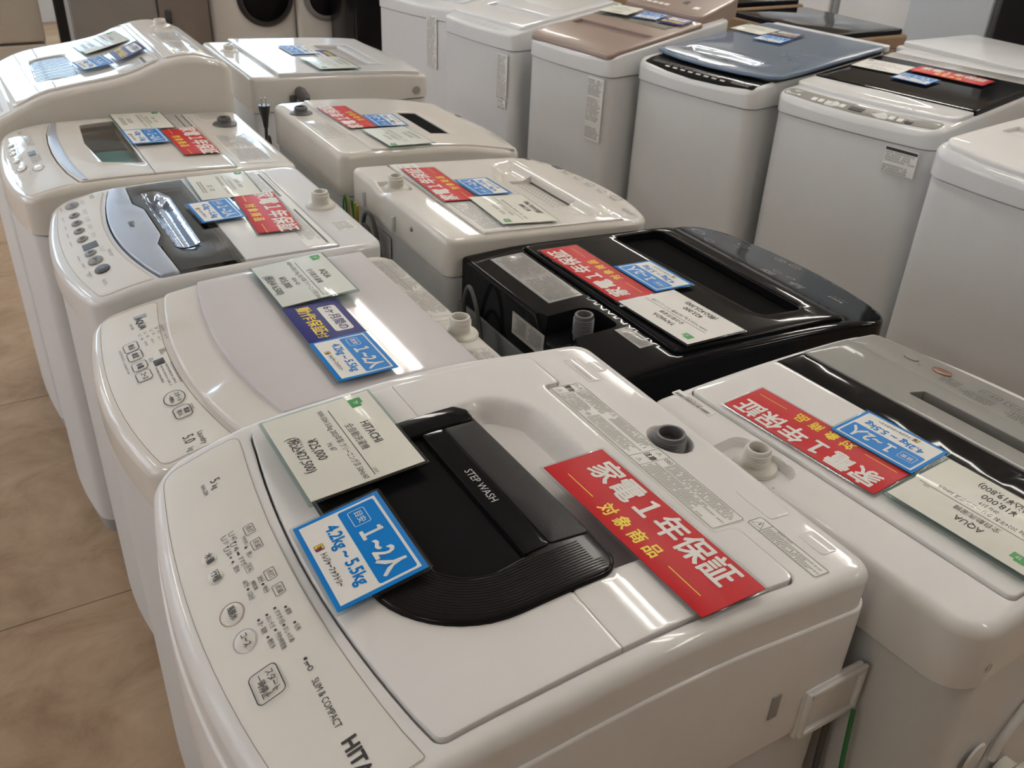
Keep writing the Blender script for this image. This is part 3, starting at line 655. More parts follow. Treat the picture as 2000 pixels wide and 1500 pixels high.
    # labels and inlet on the rear strip
    lb = slab('warning_label', R, rect(.030, .4925, .290, .5400, .003), up(.0006), up(-.001), M['panel2'], r=.0003, grid=.05)
    q = Print(up(.0006), .0003).box(.0315, .4940, .174, .5145, .0006, .002).box(.0315, .5160, .174, .5385, .0006, .002).box(.177, .4940, .276, .5385, .0006, .002)
    for a in ((.034, .4955, .170, .5130), (.034, .5175, .115, .5370), (.118, .5175, .160, .5370), (.180, .4955, .262, .5370)): q.fine(*a, .0040, .74, .25)
    q.tri(.052, .5335, .006).tri(.062, .5335, .006).ring(.166, .5350, .003, .003, .0005).ring(.270, .4990, .003, .003, .0005)
    q.build('lettering', lb, M['ink'])
    l2 = slab('caution_label', R, rect(.395, .494, .452, .534, .002), up(.0006), up(-.001), M['panel2'], r=.0003, grid=.05)
    Print(up(.0006), .0003).box(.3965, .4955, .4505, .5325, .0005).line([(.3965, .512), (.4505, .512)], .0004).tri(.402, .5255, .006).fine(.408, .5150, .448, .530, .0038, .78, .2).fine(.400, .498, .448, .510, .0038, .78, .3).build('lettering', l2, M['ink'])
    inlet(mc, .342, .515, pf(.515) + .001)
    return mc
L2 = aqua()
price_card(L2, .116, .345, 0, 'pale green price card reading AQUA on the lilac lid', 'AQUA', 'AQW-GS50J 5.0kg 2021年製 クリーニング済 50Hz', '¥15,000', '(税込¥16,500)', .020, .160, .122, .003, 'paperg', '1712', tilt=.05, hz='/60Hz 421')
six_card(L2, .262, .325, 0, 'indigo 6ヶ月間の guarantee card on the lilac lid', .018)
blue_card(L2, .381, .324, 0, 'blue 1~2人 card on the lilac lid', .018, w_=.118, h_=.088)

# ---------------------------------------------------------------- L3: smoked window, pale blue band
def haier():
    mc = Machine('L3', 'white washing machine with pale blue lid band and smoked window, left row')
    W = mc.W; pf = mc.pf; R = mc.root; up = mc.up
    op = rpoly([(.017, .142, .01), *para(.017, .483, .142, .107), (.483, .142, .01), (.483, .458, .006), (.017, .458, .006)], .01, .02)
    mc.shell(.800, M['steelw'], M['cool'], [op], rc=.035, r=.012, nr=7, grid=.02, hd=.02)
    win = rpoly([(.024, .176, .004), (.125, .170, .01), (.165, .184, .008), (.305, .184, .008), (.345, .170, .01), (.476, .176, .004), (.476, .284, .003), (.024, .284, .003)], .01, .02)
    slab('inner_tray', R, offset(op, -.003), up(-.018), up(-.025), M['tub'], r=.001, grid=.05, holes=[win], hd=.007)
    wl = rect(.02, .165, .48, .29, .01)
    slab('tub_well', R, wl, up(-.07), up(-.074), M['tub'], r=.001, grid=.1)
    bandp = rpoly([(.019, .144, .01), *para(.019, .481, .144, .109), (.481, .144, .01), (.481, .174, .002), (.345, .168, .01), (.305, .182, .008), (.165, .182, .008), (.125, .168, .01), (.019, .174, .002)], .01, .02)
    bd = slab('lid_band', R, bandp, up(.004), up(-.016), M['silver'], r=.002, grid=.03)
    Print(up(.004), .0003).text('Haier', .232, .146, .0165, .8, .01).build('lettering', bd, M['inkg'])
    hump = rpoly([(.075, .192, .02), (.39, .192, .025), (.385, .236, .02), (.12, .240, .02), (.075, .225, .015)], .02, .012, 8)
    slab('window_glass', R, win, up(.003), 0, M['smoke2'], r=0, grid=.05, wall=False, holes=[hump], rh=.0005, hd=.002)
    def gz(x, y):
        d = sdist(Vector((x, y)), hump); t = max(0, min(1, -d / .020)); return pf(y) + .004 - .020 * t * t * (3 - 2 * t)
    slab('grip_dish', R, hump, gz, 0, M['chromeb'], r=0, grid=.005, wall=False, extra=halo(hump, .02))
    rl = rect(.019, .286, .481, .456, .003)
    lid = slab('rear_lid', R, rl, up(.003), up(-.016), M['cool'], r=.0015, grid=.03)
    lb = slab('warning_sheet', lid, rect(.025, .400, .470, .453, .002), up(.0034), up(.002), M['label'], r=.0002, grid=.05)
    q = Print(up(.0034), .0003).rectf(.28, .4385, .466, .4435).rectf(.05, .4385, .20, .4435)
    q.fine(.03, .404, .20, .436, .0048, .7, .3).fine(.21, .404, .46, .436, .0048, .7, .2).fine(.03, .446, .2, .451, .0048, .7); q.build('lettering', lb, M['inkg'])
    l2 = slab('sticker', R, rect(.362, .482, .413, .520, .002), up(.0006), up(-.001), M['label'], r=.0002, grid=.05)
    Print(up(.0006), .0003).fine(.366, .485, .410, .517, .0055, .75, .2).build('lettering', l2, M['inkg'])
    inlet(mc, .272, .499, pf(.5) + .001)
    pp = rpoly([(.018, .045, .018)] + para(.018, .482, .045, .019) + [(.482, .045, .018), (.482, .134, .006)] + para(.018, .482, .134, .0995)[::-1] + [(.018, .134, .01)], .01, .02, 5)
    pn = slab('control_panel', R, pp, up(.0008), up(-.001), M['panel2'], r=.0006, grid=.03); f = up(.0008)
    Print(f, .0002).line(offset(pp, .0012), .0006, True).build('border_line', pn, M['inkm'])
    p = Print(f, .0004)
    for x, y in ((.046, .067), (.100, .063), (.142, .061), (.182, .059), (.225, .058), (.298, .060), (.336, .062), (.380, .066)):
        big = x < .05 or .33 < x; d = x > .37
        bt = slab('push_button', pn, ell(x, y, .017 if big else .013, .013 if big else .010, 20), lambda a, b: pf(b) + .003, f, M['dark'] if d else M['silverg'], r=.0018, grid=.02)
        Print(lambda a, b: pf(b) + .003, .0003).text({.046: 'コース', .336: 'スタート', .380: '○'}.get(x, '設定'), x, y, .0085, .62, .01).build('lettering', bt, M['cardw'] if d else M['ink'])
        if x < .3:
            for k in range(4): p.dot(x - .009 + k * .006, y + .018 + (k % 2) * .001, .0011); p.fine(x - .012 + k * .007, y + .021, x - .007 + k * .007, y + .024, .003, .8)
        p.fine(x - .012, y - .022, x + .012, y - .019, .003, .8, .2)
    p.fine(.420, .058, .446, .064, .003, .8).fine(.31, .087, .35, .093, .003, .8).fine(.015 + .01, .103, .045, .112, .0045, .8)
    p.text('切 入', .380, .042, .006, .8); p.build('lettering', pn, M['ink'])
    slab('display', pn, rect(.252, .052, .280, .078, .002), up(.0013), f, M['dark'], r=.0003, grid=.02)
    return mc
L3 = haier()
price_card(L3, .106, .352, -2, 'glaring price card on the white rear lid behind the smoked window', '', '', '', '', .006, .150, .118, .0015, 'paper')
blue_card(L3, .243, .299, 2, 'blue 1~2人 card overlapping the smoked window', .008, w_=.112, h_=.082)
red_card(L3, .282, .385, -4, 'crinkled red warranty card on the machine with the smoked window', .006, w_=.215, h_=.080)

# ---------------------------------------------------------------- L4: ivory with open-looking window
def ivory():
    mc = Machine('L4', 'ivory washing machine with clear window showing a teal film, fourth in the left row')
    W = mc.W; pf = mc.pf; R = mc.root; up = mc.up
    op = rpoly([(.020, .134, .01), (.10, .118, 0), (.18, .111, 0), (.2525, .109, 0), (.325, .111, 0), (.405, .118, 0), (.485, .134, .01), (.485, .455, .006), (.020, .455, .006)], .01, .02)
    win = rpoly([(.065, .196, .01), (.22, .184, .04), (.375, .196, .01), (.405, .276, .004), (.050, .276, .004)], .01, .02)
    mc.shell(.795, M['steelw'], M['cream'], [op], rc=.035, r=.014, nr=6, grid=.03, hd=.02)
    slab('inner_tray', R, offset(op, -.003), up(-.018), up(-.03), M['tub'], r=.001, grid=.05, holes=[win], hd=.012)
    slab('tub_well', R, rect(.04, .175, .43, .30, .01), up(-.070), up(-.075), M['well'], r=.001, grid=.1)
    slab('teal_film', R, rect(.245, .192, .385, .272, .02), up(-.014), up(-.017), M['teal'], r=.002, grid=.02)
    g = .002
    lid = slab('front_lid', R, rpoly([(.020 + g, .136, .01), (.10, .120, 0), (.18, .113, 0), (.2525, .111, 0), (.325, .113, 0), (.405, .120, 0), (.485 - g, .136, .01), (.485 - g, .282, .001), (.020 + g, .282, .001)], .01, .02), up(.003), up(-.016), M['cream'], r=.002, grid=.03, holes=[win], hd=.010)
    slab('silver_edge', lid, rpoly([(.026, .140, .002), (.10, .1235, 0), (.18, .1165, 0), (.2525, .1145, 0), (.325, .1165, 0), (.405, .1235, 0), (.479, .140, .002), (.479, .150, .002), (.405, .1405, 0), (.325, .1355, 0), (.2525, .134, 0), (.18, .1355, 0), (.10, .1405, 0), (.026, .150, .002)], .01, .02), up(.0045), up(.002), M['silver'], r=.001, grid=.03)
    slab('window_glass', R, win, up(.001), 0, M['glassc'], r=0, grid=.05, wall=False)
    slab('rear_lid', R, rect(.020 + g, .2835, .485 - g, .4535, .003), up(.003), up(-.016), M['cream'], r=.0015, grid=.03)
    bars = slab('warning_sheet', R, rect(.03, .395, .20, .450, .002), up(.0036), up(.002), M['warm'], r=.0002, grid=.05)
    Print(up(.0036), .0003).rectf(.035, .440, .150, .4445).rectf(.035, .424, .150, .4285).fine(.035, .431, .19, .438, .004, .7).fine(.035, .40, .19, .422, .0048, .7, .3).build('lettering', bars, M['inkg'])
    l3 = slab('warning_label', R, rect(.225, .468, .465, .560, .01), up(.0006), up(-.001), M['warm'], r=.0002, grid=.05)
    Print(up(.0006), .0003).fine(.235, .475, .34, .553, .0052, .72, .3).fine(.35, .475, .455, .553, .0052, .72, .3).build('lettering', l3, M['inkm'])
    l4 = slab('sticker', R, rect(.02, .475, .09, .56, .005), up(.0006), up(-.001), M['cream'], r=.0002, grid=.05)
    Print(up(.0006), .0003).fine(.025, .48, .085, .555, .006, .72, .3).build('lettering', l4, M['inkm'])
    inlet(mc, .134, .525, pf(.52) + .001, M['greyin'], True, .018, .016, slot=False)
    pp = rpoly([(.020, .036, .018), (.10, .026, 0), (.18, .021, 0), (.2525, .019, 0), (.325, .021, 0), (.405, .026, 0), (.485, .036, .018), (.485, .126, .006), (.405, .110, 0), (.325, .103, 0), (.2525, .101, 0), (.18, .103, 0), (.10, .110, 0), (.020, .126, .01)], .01, .02, 5)
    pn = slab('control_panel', R, pp, up(.0006), up(-.001), M['cream'], r=.0004, grid=.03); f = up(.0006)
    p = Print(f, .0004).fine(.034, .062, .062, .072, .005, .8)
    for x, y in ((.119, .038), (.155, .037), (.182, .036), (.240, .037), (.301, .041), (.335, .072)):
        slab('push_button', pn, ell(x, y, .012 if x < .25 else .018, .007 if x < .25 else .009, 18), up(.0024), f, M['warm'], r=.0012, grid=.02); p.fine(x - .01, y + .010, x + .01, y + .014, .004, .8)
    p.ring(.335, .072, .020, .011, .0008).ring(.301, .041, .019, .010, .0008)
    p.fine(.09, .070, .17, .086, .0052, .75, .3).fine(.24, .066, .30, .086, .0052, .75, .3).fine(.34, .050, .36, .056, .004, .8)
    p.build('lettering', pn, M['inkg']); slab('display', pn, rect(.205, .064, .238, .080, .002), up(.001), f, M['dark'], r=.0003, grid=.02)
    return mc
L4 = ivory()
price_card(L4, .087, .337, 1, 'price card beside the clear window of the ivory machine', '', '', '', '', .006, .150, .118, .0015, 'paper')
blue_card(L4, .225, .317, 1, 'blue 1~2人 card beside the clear window of the ivory machine', .008, w_=.118, h_=.084)
red_card(L4, .280, .405, 1, 'red warranty card on the ivory machine, fourth in the left row', .006, w_=.212, h_=.080)

# ---------------------------------------------------------------- L5: tall wave-shaped ivory machine
def wave():
    mc = Machine('L5', 'large ivory washing machine with wave-shaped raised back, last in left row')
    W = mc.W; pf = mc.pf; R = mc.root; up = mc.up
    mc.shell(.80, M['steelw'], M['cream'], (), rc=.03, r=.016, nr=6, grid=.02)
    lid = slab('lid', R, rect(.035, .085, .525, .44, .02), up(.005), up(-.004), M['cream'], r=.003, grid=.02, holes=[rpoly([(.175, .165), (.42, .155), (.44, .262), (.185, .255)], .025, .02)], hd=.006)
    wz = lambda x, y: pf(y) + .0015 + .0007 * math.sin(x * 2 * PI / .0155)
    slab('ribbed_window', lid, rpoly([(.176, .166), (.419, .156), (.439, .261), (.186, .254)], .025, .02), wz, up(-.003), M['chromeb'], r=.0005, grid=.0035)
    slab('rear_strip', R, rect(.03, .452, .53, .585, .02), up(.004), up(-.004), M['cream'], r=.002, grid=.03)
    l = slab('warning_label', R, rect(.23, .475, .52, .57, .008), up(.0046), up(.002), M['warm'], r=.0002, grid=.04)
    Print(up(.0046), .0004).fine(.24, .485, .37, .56, .006, .7, .2).fine(.38, .485, .46, .56, .006, .7, .2).build('lettering', l, M['inkg'])
    Print(up(.0046), .0006).rectf(.465, .485, .51, .56).build('yellow_patch', l, M['yellow'])
    l = slab('notice_label', lid, rect(.44, .34, .515, .43, .002), up(.0056), up(.003), M['warm'], r=.0002, grid=.04)
    Print(up(.0056), .0004).rectf(.445, .405, .51, .412).fine(.445, .345, .51, .40, .006, .75, .2).build('lettering', l, M['inkg'])
    pn = slab('control_panel', R, rpoly([(.03, .03, .02), (.28, .018, .2), (.53, .03, .02), (.53, .078, .01), (.03, .078, .01)], .01, .03), up(.0008), up(-.001), M['panel2'], r=.0005, grid=.03)
    Print(up(.0008), .0004).fine(.30, .035, .50, .065, .008, .6, .3).build('lettering', pn, M['inkg'])
    inlet(mc, .14, .53, pf(.53) + .004, M['warm'], True, .020, slot=False)
    return mc
L5 = wave()
price_card(L5, .174, .356, 5, 'pale price card on the wave-shaped machine', '', '', '', '', .012, .155, .12, .0015, 'paperg')
six_card(L5, .368, .392, 2, 'indigo guarantee card on the wave-shaped machine', .014, .112, .078)
blue_card(L5, .382, .300, 6, 'blue card on the wave-shaped machine beside the ribbed window', .013, '2~3人', w_=.108, h_=.08)

# ---------------------------------------------------------------- M0: white and silver, right of the nearest machine
def silver_machine():
    mc = Machine('M0', 'white washing machine with silver front and dark glass strip, beside the nearest machine')
    W = mc.W; pf = mc.pf; R = mc.root; up = mc.up
    op = rpoly([(.016, -.004, .01), (.14, -.022, 0), (.265, -.028, 0), (.39, -.022, 0), (.514, -.004, .01), (.514, .436, .012), (.016, .436, .012)], .01, .02)
    notch = rpoly([(.290, .450), (.400, .450), (.392, .60), (.298, .60)], .022, .008)
    mc.shell(.775, M['steelw'], M['white'], [op], rc=.045, r=.016, nr=8, grid=.012, dips=dip(mc.z, notch, .012, .006), hd=.02, extra=halo(notch, .006, 4))
    slab('inner_tray', R, offset(op, -.003), up(-.016), up(-.022), M['tub'], r=.001, grid=.05)
    lid = slab('rear_lid', R, rect(.018, .252, .512, .434, .010), up(.004), up(-.014), M['white'], r=.0022, grid=.03)
    slab('glass_strip', R, rect(.018, .190, .512, .2505, .002), up(.0025), up(.0012), M['black'], r=.0003, grid=.04)
    hole = rpoly([(.03, .117, .004), (.340, .117, .004), (.350, .146, .004), (.03, .146, .004)], .004, .02)
    fb = rpoly([(.018, .075, .002), (.512, .075, .002), (.512, .1885, .002), (.018, .1885, .002)], .002, .02)
    lf = slab('silver_lid_front', R, fb, up(.0045), up(-.014), M['silverg'], r=.0015, grid=.03, holes=[hole], hd=.018)
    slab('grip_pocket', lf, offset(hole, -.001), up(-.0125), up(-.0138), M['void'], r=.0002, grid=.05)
    pp = rpoly([(.018, .001, .012), (.14, -.018, 0), (.265, -.024, 0), (.39, -.018, 0), (.512, .001, .012), (.512, .0735, .001), (.018, .0735, .001)], .01, .02)
    pn = slab('control_panel', R, pp, up(.003), up(-.014), M['silverg'], r=.0012, grid=.03); f = up(.003)
    p = Print(f, .0004)
    slab('power_button', pn, ell(.372, .022, .016, .012, 24), up(.0055), f, M['copper'], r=.001, grid=.02)
    slab('push_button', pn, ell(.425, .026, .013, .009, 24), up(.0050), f, M['silverg'], r=.001, grid=.02)
    for x, s in ((.29, 'スタート'), (.25, 'コース'), (.20, '水量')):
        p.box(x - .016, .010, x + .016, .030, .0012, .005).text(s, x, .020, .010, .7, .01)
    p.fine(.33, .028, .36, .055, .007, .7, .2).fine(.27, .035, .32, .065, .007, .7, .2).fine(.20, .035, .25, .065, .007, .7, .2).text('入', .402, .036, .009)
    p.build('lettering', pn, M['ink'])
    st = slab('serial_sticker', R, rect(.452, .443, .526, .458, .001), up(.0006), up(-.001), M['label'], r=.0002, grid=.05)
    q = Print(up(.0006), .0003).text('9W7C7GL7JHH9', .489, .4475, .0058, .75); x = .456
    while x < .522: q.rectf(x, .4505, x + random.uniform(.0004, .0012), .4565); x += .0018
    q.build('lettering', st, M['ink'])
    inlet(mc, .345, .478, pf(.478) - .010)
    fit = lathe('drain_fitting', R, [(.0001, -.05), (.030, -.05), (.034, -.045), (.034, -.02), (.026, -.016), (.026, .0)], M['inlet'], (-.002, .300, .500), 'x', 28)
    tube('drain_elbow', fit, [(-.04, .300, .500), (-.058, .300, .490), (-.066, .300, .46), (-.066, .300, .42)], .018, M['inlet'], 16)
    lathe('round_cap', R, [(.0001, -.003), (.020, -.0025), (.022, 0)], M['white'], (-.001, .40, .60), 'x', 28)
    tube('moulded_rib', R, [(-.003, .345, .56), (-.004, .335, .60), (-.004, .30, .635), (-.003, .25, .65)], .006, M['white'], 10)
    lathe('screw', R, [(.0001, .003), (.004, .0024), (.0055, 0)], M['steel'], (-.0005, .475, .800), 'x', 16).rotation_euler = (0, 0, 0)
    return mc
M0 = silver_machine()
red_card(M0, .335, .380, 2, 'red warranty card on the silver-fronted machine at the right edge', .007, w_=.245, h_=.082)
blue_card(M0, .275, .300, 3, 'blue card on the silver-fronted machine by its dark glass strip', .009, w_=.122, h_=.088)
price_card(M0, .114, .335, 1, 'cream price card reading AQUA on the silver-fronted machine', 'AQUA', '4.5kg 2024年製 クリーニング済 50Hz/6', '¥18,000', '(税込¥19,800)', .008, .180, .135, .0035, 'paper', '1208', hz='0Hz 219')

# ---------------------------------------------------------------- M1: black machine
def black_machine():
    mc = Machine('M1', 'glossy black washing machine with long dark grip slot, in the middle row')
    W = mc.W; pf = mc.pf; R = mc.root; up = mc.up
    op = rect(.022, .082, .503, .479, .012, .02)
    pocket = rpoly([(.145, .500, .015), (.232, .500, .03), (.232, .62, .001), (.145, .62, .001)], .02, .01)
    mc.shell(.690, M['blackcab'], M['black'], [op], rc=.05, rb=.012, r=.008, nr=5, grid=.012, dips=dip(mc.z, pocket, .034, .005), hd=.02, extra=halo(pocket, .005, 4))
    slab('inner_tray', R, offset(op, -.003), up(-.016), up(-.022), M['blackm'], r=.001, grid=.05)
    slot = rpoly([(.075, .135, .02), (.495, .135, .02), (.490, .265, .02), (.080, .238, .02)], .02, .02)
    g = .002
    lid = slab('lid', R, rect(.022 + g, .082 + g, .503 - g, .479 - g, .010, .02), up(.006), up(-.014), M['black'], r=.004, grid=.03, holes=[slot], rh=.004, hd=.017)
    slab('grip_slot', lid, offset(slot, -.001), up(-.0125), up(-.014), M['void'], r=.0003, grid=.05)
    lb = slab('warning_label', R, rect(.272, .489, .484, .562, .002), up(.0006), up(-.001), M['labelg'], r=.0003, grid=.05)
    q = Print(up(.0006), .0004).line([(.380, .490), (.380, .561)], .0005).box(.273, .490, .483, .561, .0004, .001)
    q.fine(.277, .494, .376, .557, .0048, .72, .25).fine(.384, .494, .479, .557, .0048, .72, .25).tri(.280, .498, .006).tri(.474, .498, .006); q.build('lettering', lb, M['ink'])
    l2 = slab('notice_label', R, rect(.066, .490, .137, .518, .001), up(.0006), up(-.001), M['labelg'], r=.0003, grid=.05)
    Print(up(.0006), .0004).fine(.070, .493, .126, .515, .0046, .75, .3).tri(.131, .497, .0065).build('lettering', l2, M['ink'])
    inlet(mc, .188, .545, pf(.545) - .033, M['greyin'], False, .046, .0165)
    p = Print(mc.z, .0005)
    p.text('RORO', .106, .012, .0120, 1.0).fine(.085, -.003, .125, .0, .003, .7)
    for x, y, rx in ((.395, -.020, .016), (.309, -.045, .014), (.272, -.050, .014), (.43, .050, .013), (.25, .025, .010), (.215, .022, .010)): p.ring(x, y, rx, rx * .55, .0010)
    p.fine(.165, .030, .20, .055, .006, .6, .3).fine(.235, .040, .275, .060, .006, .6, .3).fine(.385, -.002, .41, .006, .006, .6).text('コース', .272, -.050, .006, .8).text('水位', .309, -.045, .006, .8)
    p.ring(.485, -.012 + .045, .016, .012, .0012).build('lettering', mc.cap, M['inkl'])
    # side with barcode sticker, back wall with plates
    st = box('barcode_sticker', R, -.0012, .0002, .055, .105, .735, .775, M['label'], 0)
    q = Print(0, 0, frame=lambda u, v: (-.0016, u, v)); yy = .060
    while yy < .100: q.rectf(yy, .742, yy + random.uniform(.0008, .0022), .768); yy += .0034
    q.build('barcode', st, M['ink'])
    y = mc.D
    a = box('rear_plate', R, .215, .320, y, y + .0015, .765, .808, M['labelg'], 0)
    Print(0, 0, frame=lambda u, v: (u, y + .002, v)).fine(.220, .770, .268, .804, .0046, .7, .2).fine(.272, .770, .316, .804, .0046, .7, .3).build('lettering', a, M['ink'])
    box('rear_panel', R, .01, .52, y - .006, y + .004, .30, .742, M['steel'], .003)
    return mc
M1 = black_machine()
red_card(M1, .335, .420, 1, 'red warranty card on the black machine', .009, w_=.250, h_=.088)
blue_card(M1, .279, .325, 2, 'blue 1~2人 card on the black machine', .011, w_=.124, h_=.092)
price_card(M1, .119, .392, 3, 'white price card reading YAMADA on the black machine', 'YAMADA', 'YWM-TV55X 5.5kg 2022年製 クリーニング済', '¥23,000', '(税込¥25,300)', .010, .178, .132, .0015, 'cardw', stand=False)

# ---------------------------------------------------------------- M2: white with deep grip recess
def recess_machine():
    mc = Machine('M2', 'white washing machine with deep lid grip recess, right behind the black one')
    W = mc.W; pf = mc.pf; R = mc.root; up = mc.up
    notch = rpoly([(.298, .420), (.367, .420), (.367, .56), (.298, .56)], .012, .008)
    op = rpoly([(.012, .060, .008), (.478, .060, .008), (.478, .405, .004), (.012, .405, .004)], .01, .02)
    mc.shell(.790, M['steelw'], M['warm'], [op], rc=.045, rb=.022, r=.013, nr=7, grid=.012, dips=dip(mc.z, notch, .009, .005), hd=.02, extra=halo(notch, .005, 4))
    slab('inner_tray', R, offset(op, -.003), up(-.046), up(-.05), M['tub'], r=.001, grid=.05)
    hol = rpoly([(.030, .074, .01), (.465, .074, .01), (.43, .155, .03), (.34, .205, .05), (.17, .205, .05), (.075, .160, .03)], .03, .015)
    pk = rect(.160, .088, .350, .150, .004, .02)
    lid = slab('lid', R, rect(.014, .062, .476, .403, .006, .02), dip(up(.003), hol, .018, .035), up(-.020), M['warm'], r=.0015, grid=.009, holes=[pk], hd=.016)
    pt = slab('grip_pocket', lid, offset(pk, -.001), up(-.022), up(-.0225), M['warm'], r=.0003, grid=.05)
    q = Print(up(-.022), .0003)
    for i in range(14):
        for j in range(3): q.dot(.172 + i * .0125, .104 + j * .013, .0028)
    q.build('vent_dots', pt, M['inkm'])
    lb = slab('warning_sheet', lid, rect(.02, .340, .47, .399, .002), up(.0036), up(.002), M['label'], r=.0002, grid=.04)
    Print(up(.0036), .0003).fine(.03, .346, .22, .394, .006, .7, .3).fine(.24, .346, .46, .394, .006, .7, .3).tri(.03, .350, .008).tri(.05, .350, .008).build('lettering', lb, M['inkg'])
    inlet(mc, .333, .448, pf(.448) - .006)
    p = Print(mc.z, .0005)
    for x, rr in ((.455, .007), (.365, .011), (.318, .011), (.268, .011), (.220, .011), (.165, .015)):
        y = -.030 if x < .40 else -.014; p.ring(x, y, rr, rr * .85, .0017); p.fine(x - .024, y + .013, x + .004, y + .024, .0064, .8)
    p.fine(.04, .005, .09, .022, .0062, .7, .3).rectf(.462, .020, .478, .032).fine(.40, -.030, .44, -.018, .006, .7).text('スタート', .165, -.030, .0062, .7)
    p.build('lettering', mc.cap, M['ink']); slab('display', mc.cap, rect(.392, -.034, .420, -.014, .002), up(.001), up(-.001), M['dark'], r=.0003, grid=.02)
    st = box('barcode_sticker', R, -.0012, .0002, .085, .125, .800, .818, M['label'], 0)
    q = Print(0, 0, frame=lambda u, v: (-.0016, u, v)); yy = .088
    while yy < .122: q.rectf(yy, .802, yy + random.uniform(.0008, .0020), .815); yy += .0032
    q.build('barcode', st, M['ink'])
    y = mc.D
    for x, z in ((.16, .835),): lathe('screw', R, [(.0001, -.004), (.004, -.003), (.0055, 0)], M['steel'], (x, y, z), 'y', 16)
    for x in (.245, .405): box('cord_hook', R, x - .004, x + .004, y - .001, y + .010, .800, .835, M['cool'], .003)
    v = box('rear_vent', R, .27, .37, y, y + .0015, .70, .775, M['steelg'], 0)
    Print(0, 0, frame=lambda a, b: (a, y + .002, b)).fine(.275, .705, .365, .77, .010, .5, .1).build('lettering', v, M['inkm'])
    return mc
M2 = recess_machine()
red_card(M2, .308, .357, -2, 'red warranty card on the white machine behind the black one', .006, w_=.232, h_=.082)
blue_card(M2, .263, .270, 1, 'blue 1~2人 card on the white machine with the grip recess', .008, w_=.112, h_=.084)
price_card(M2, .116, .279, -4, 'cream price card on the white machine with the grip recess', '', '', '¥17,000', '(税込¥18,700)', .006, .170, .128, .0015, 'paper', stand=False)

# ---------------------------------------------------------------- M3, M4: ivory machines further back
def ivory_slot():
    mc = Machine('M3', 'ivory washing machine with a black slot in its curved top, middle row')
    W = mc.W; pf = mc.pf; R = mc.root; up = mc.up
    mc.shell(.775, M['steelw'], M['cream'], (), rc=.05, rb=.03, r=.016, nr=6, grid=.03)
    slot = rect(.115, .170, .330, .226, .004, .02)
    lid = slab('lid', R, rect(.012, .03, .493, .432, .006, .03), up(.004), up(-.001), M['cream'], r=.002, grid=.03, holes=[slot], hd=.004)
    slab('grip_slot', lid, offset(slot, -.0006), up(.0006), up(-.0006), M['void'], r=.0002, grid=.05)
    lb = slab('warning_label', R, rect(.14, .445, .30, .502, .004), up(.0008), up(-.001), M['warm'], r=.0002, grid=.05)
    Print(up(.0008), .0004).fine(.15, .45, .29, .497, .007, .65, .3).build('lettering', lb, M['inkm'])
    p = Print(mc.z, .0006)
    for k in range(5): p.ring(.12 + k * .055, .004, .013, .009, .0013)
    p.fine(.08, -.012, .42, -.004, .007, .5, .1); p.build('lettering', mc.cap, M['inkg']); slab('display', mc.cap, rect(.372, .000, .392, .014, .002), up(.001), up(-.001), M['dark'], r=.0003, grid=.02)
    inlet(mc, .380, .478, pf(.478), M['greyin'], True, .018, slot=False)
    return mc
M3 = ivory_slot()
red_card(M3, .290, .385, 2, 'red warranty card on the ivory machine with the black slot', .007, w_=.215, h_=.080)
blue_card(M3, .236, .300, -2, 'blue 1~2人 card on the ivory machine with the black slot', .008, w_=.115, h_=.084)
price_card(M3, .087, .332, 3, 'pale price card on the ivory machine with the black slot', '', '', '', '', .007, .155, .120, .0015, 'paperg')
def ivory_far():
    mc = Machine('M4', 'ivory washing machine with a wide grip opening, last in the middle row')
    W = mc.W; pf = mc.pf; R = mc.root; up = mc.up
    mc.shell(.770, M['steelw'], M['cream'], (), rc=.03, rb=.02, r=.012, nr=5, grid=.03)
    slot = rect(.10, .12, .42, .245, .006, .02)
    lid = slab('lid', R, rect(.006, .03, .564, .500, .006, .03), up(.010), up(-.001), M['cool'], r=.002, grid=.03, holes=[slot], hd=.009)
    slab('grip_pocket', lid, offset(slot, -.0006), up(.0012), up(-.0004), M['tub'], r=.0002, grid=.05)
    slab('grip_tongue', lid, rect(.11, .125, .40, .165, .004), up(.0105), up(.001), M['cool'], r=.001, grid=.05)
    p = Print(mc.z, .0006); p.fine(.08, .005, .5, .022, .009, .5, .1); p.build('lettering', mc.cap, M['inkg'])
    inlet(mc, .406, .54, pf(.54), M['cream'], True, .022, slot=False)
    clip = box('plug_clip', R, -.012, .002, .455, .475, .795, .815, M['rubber'], .003)
    st = lathe('round_cap', R, [(.0001, -.004), (.012, -.003), (.013, 0)], M['plinth'], (-.0005, .045, .795), 'x', 20)
    return mc
M4 = ivory_far()
blue_card(M4, .335, .325, 1, 'blue card on the last machine of the middle row', .012, w_=.15, h_=.09)
six_card(M4, .25, .262, 1, 'indigo card partly under a price card, last machine of the middle row', .011, .15, .06)
price_card(M4, .105, .300, 1, 'pale price card on the last machine of the middle row', '', '', '', '', .015, .175, .130, .002, 'paperg')

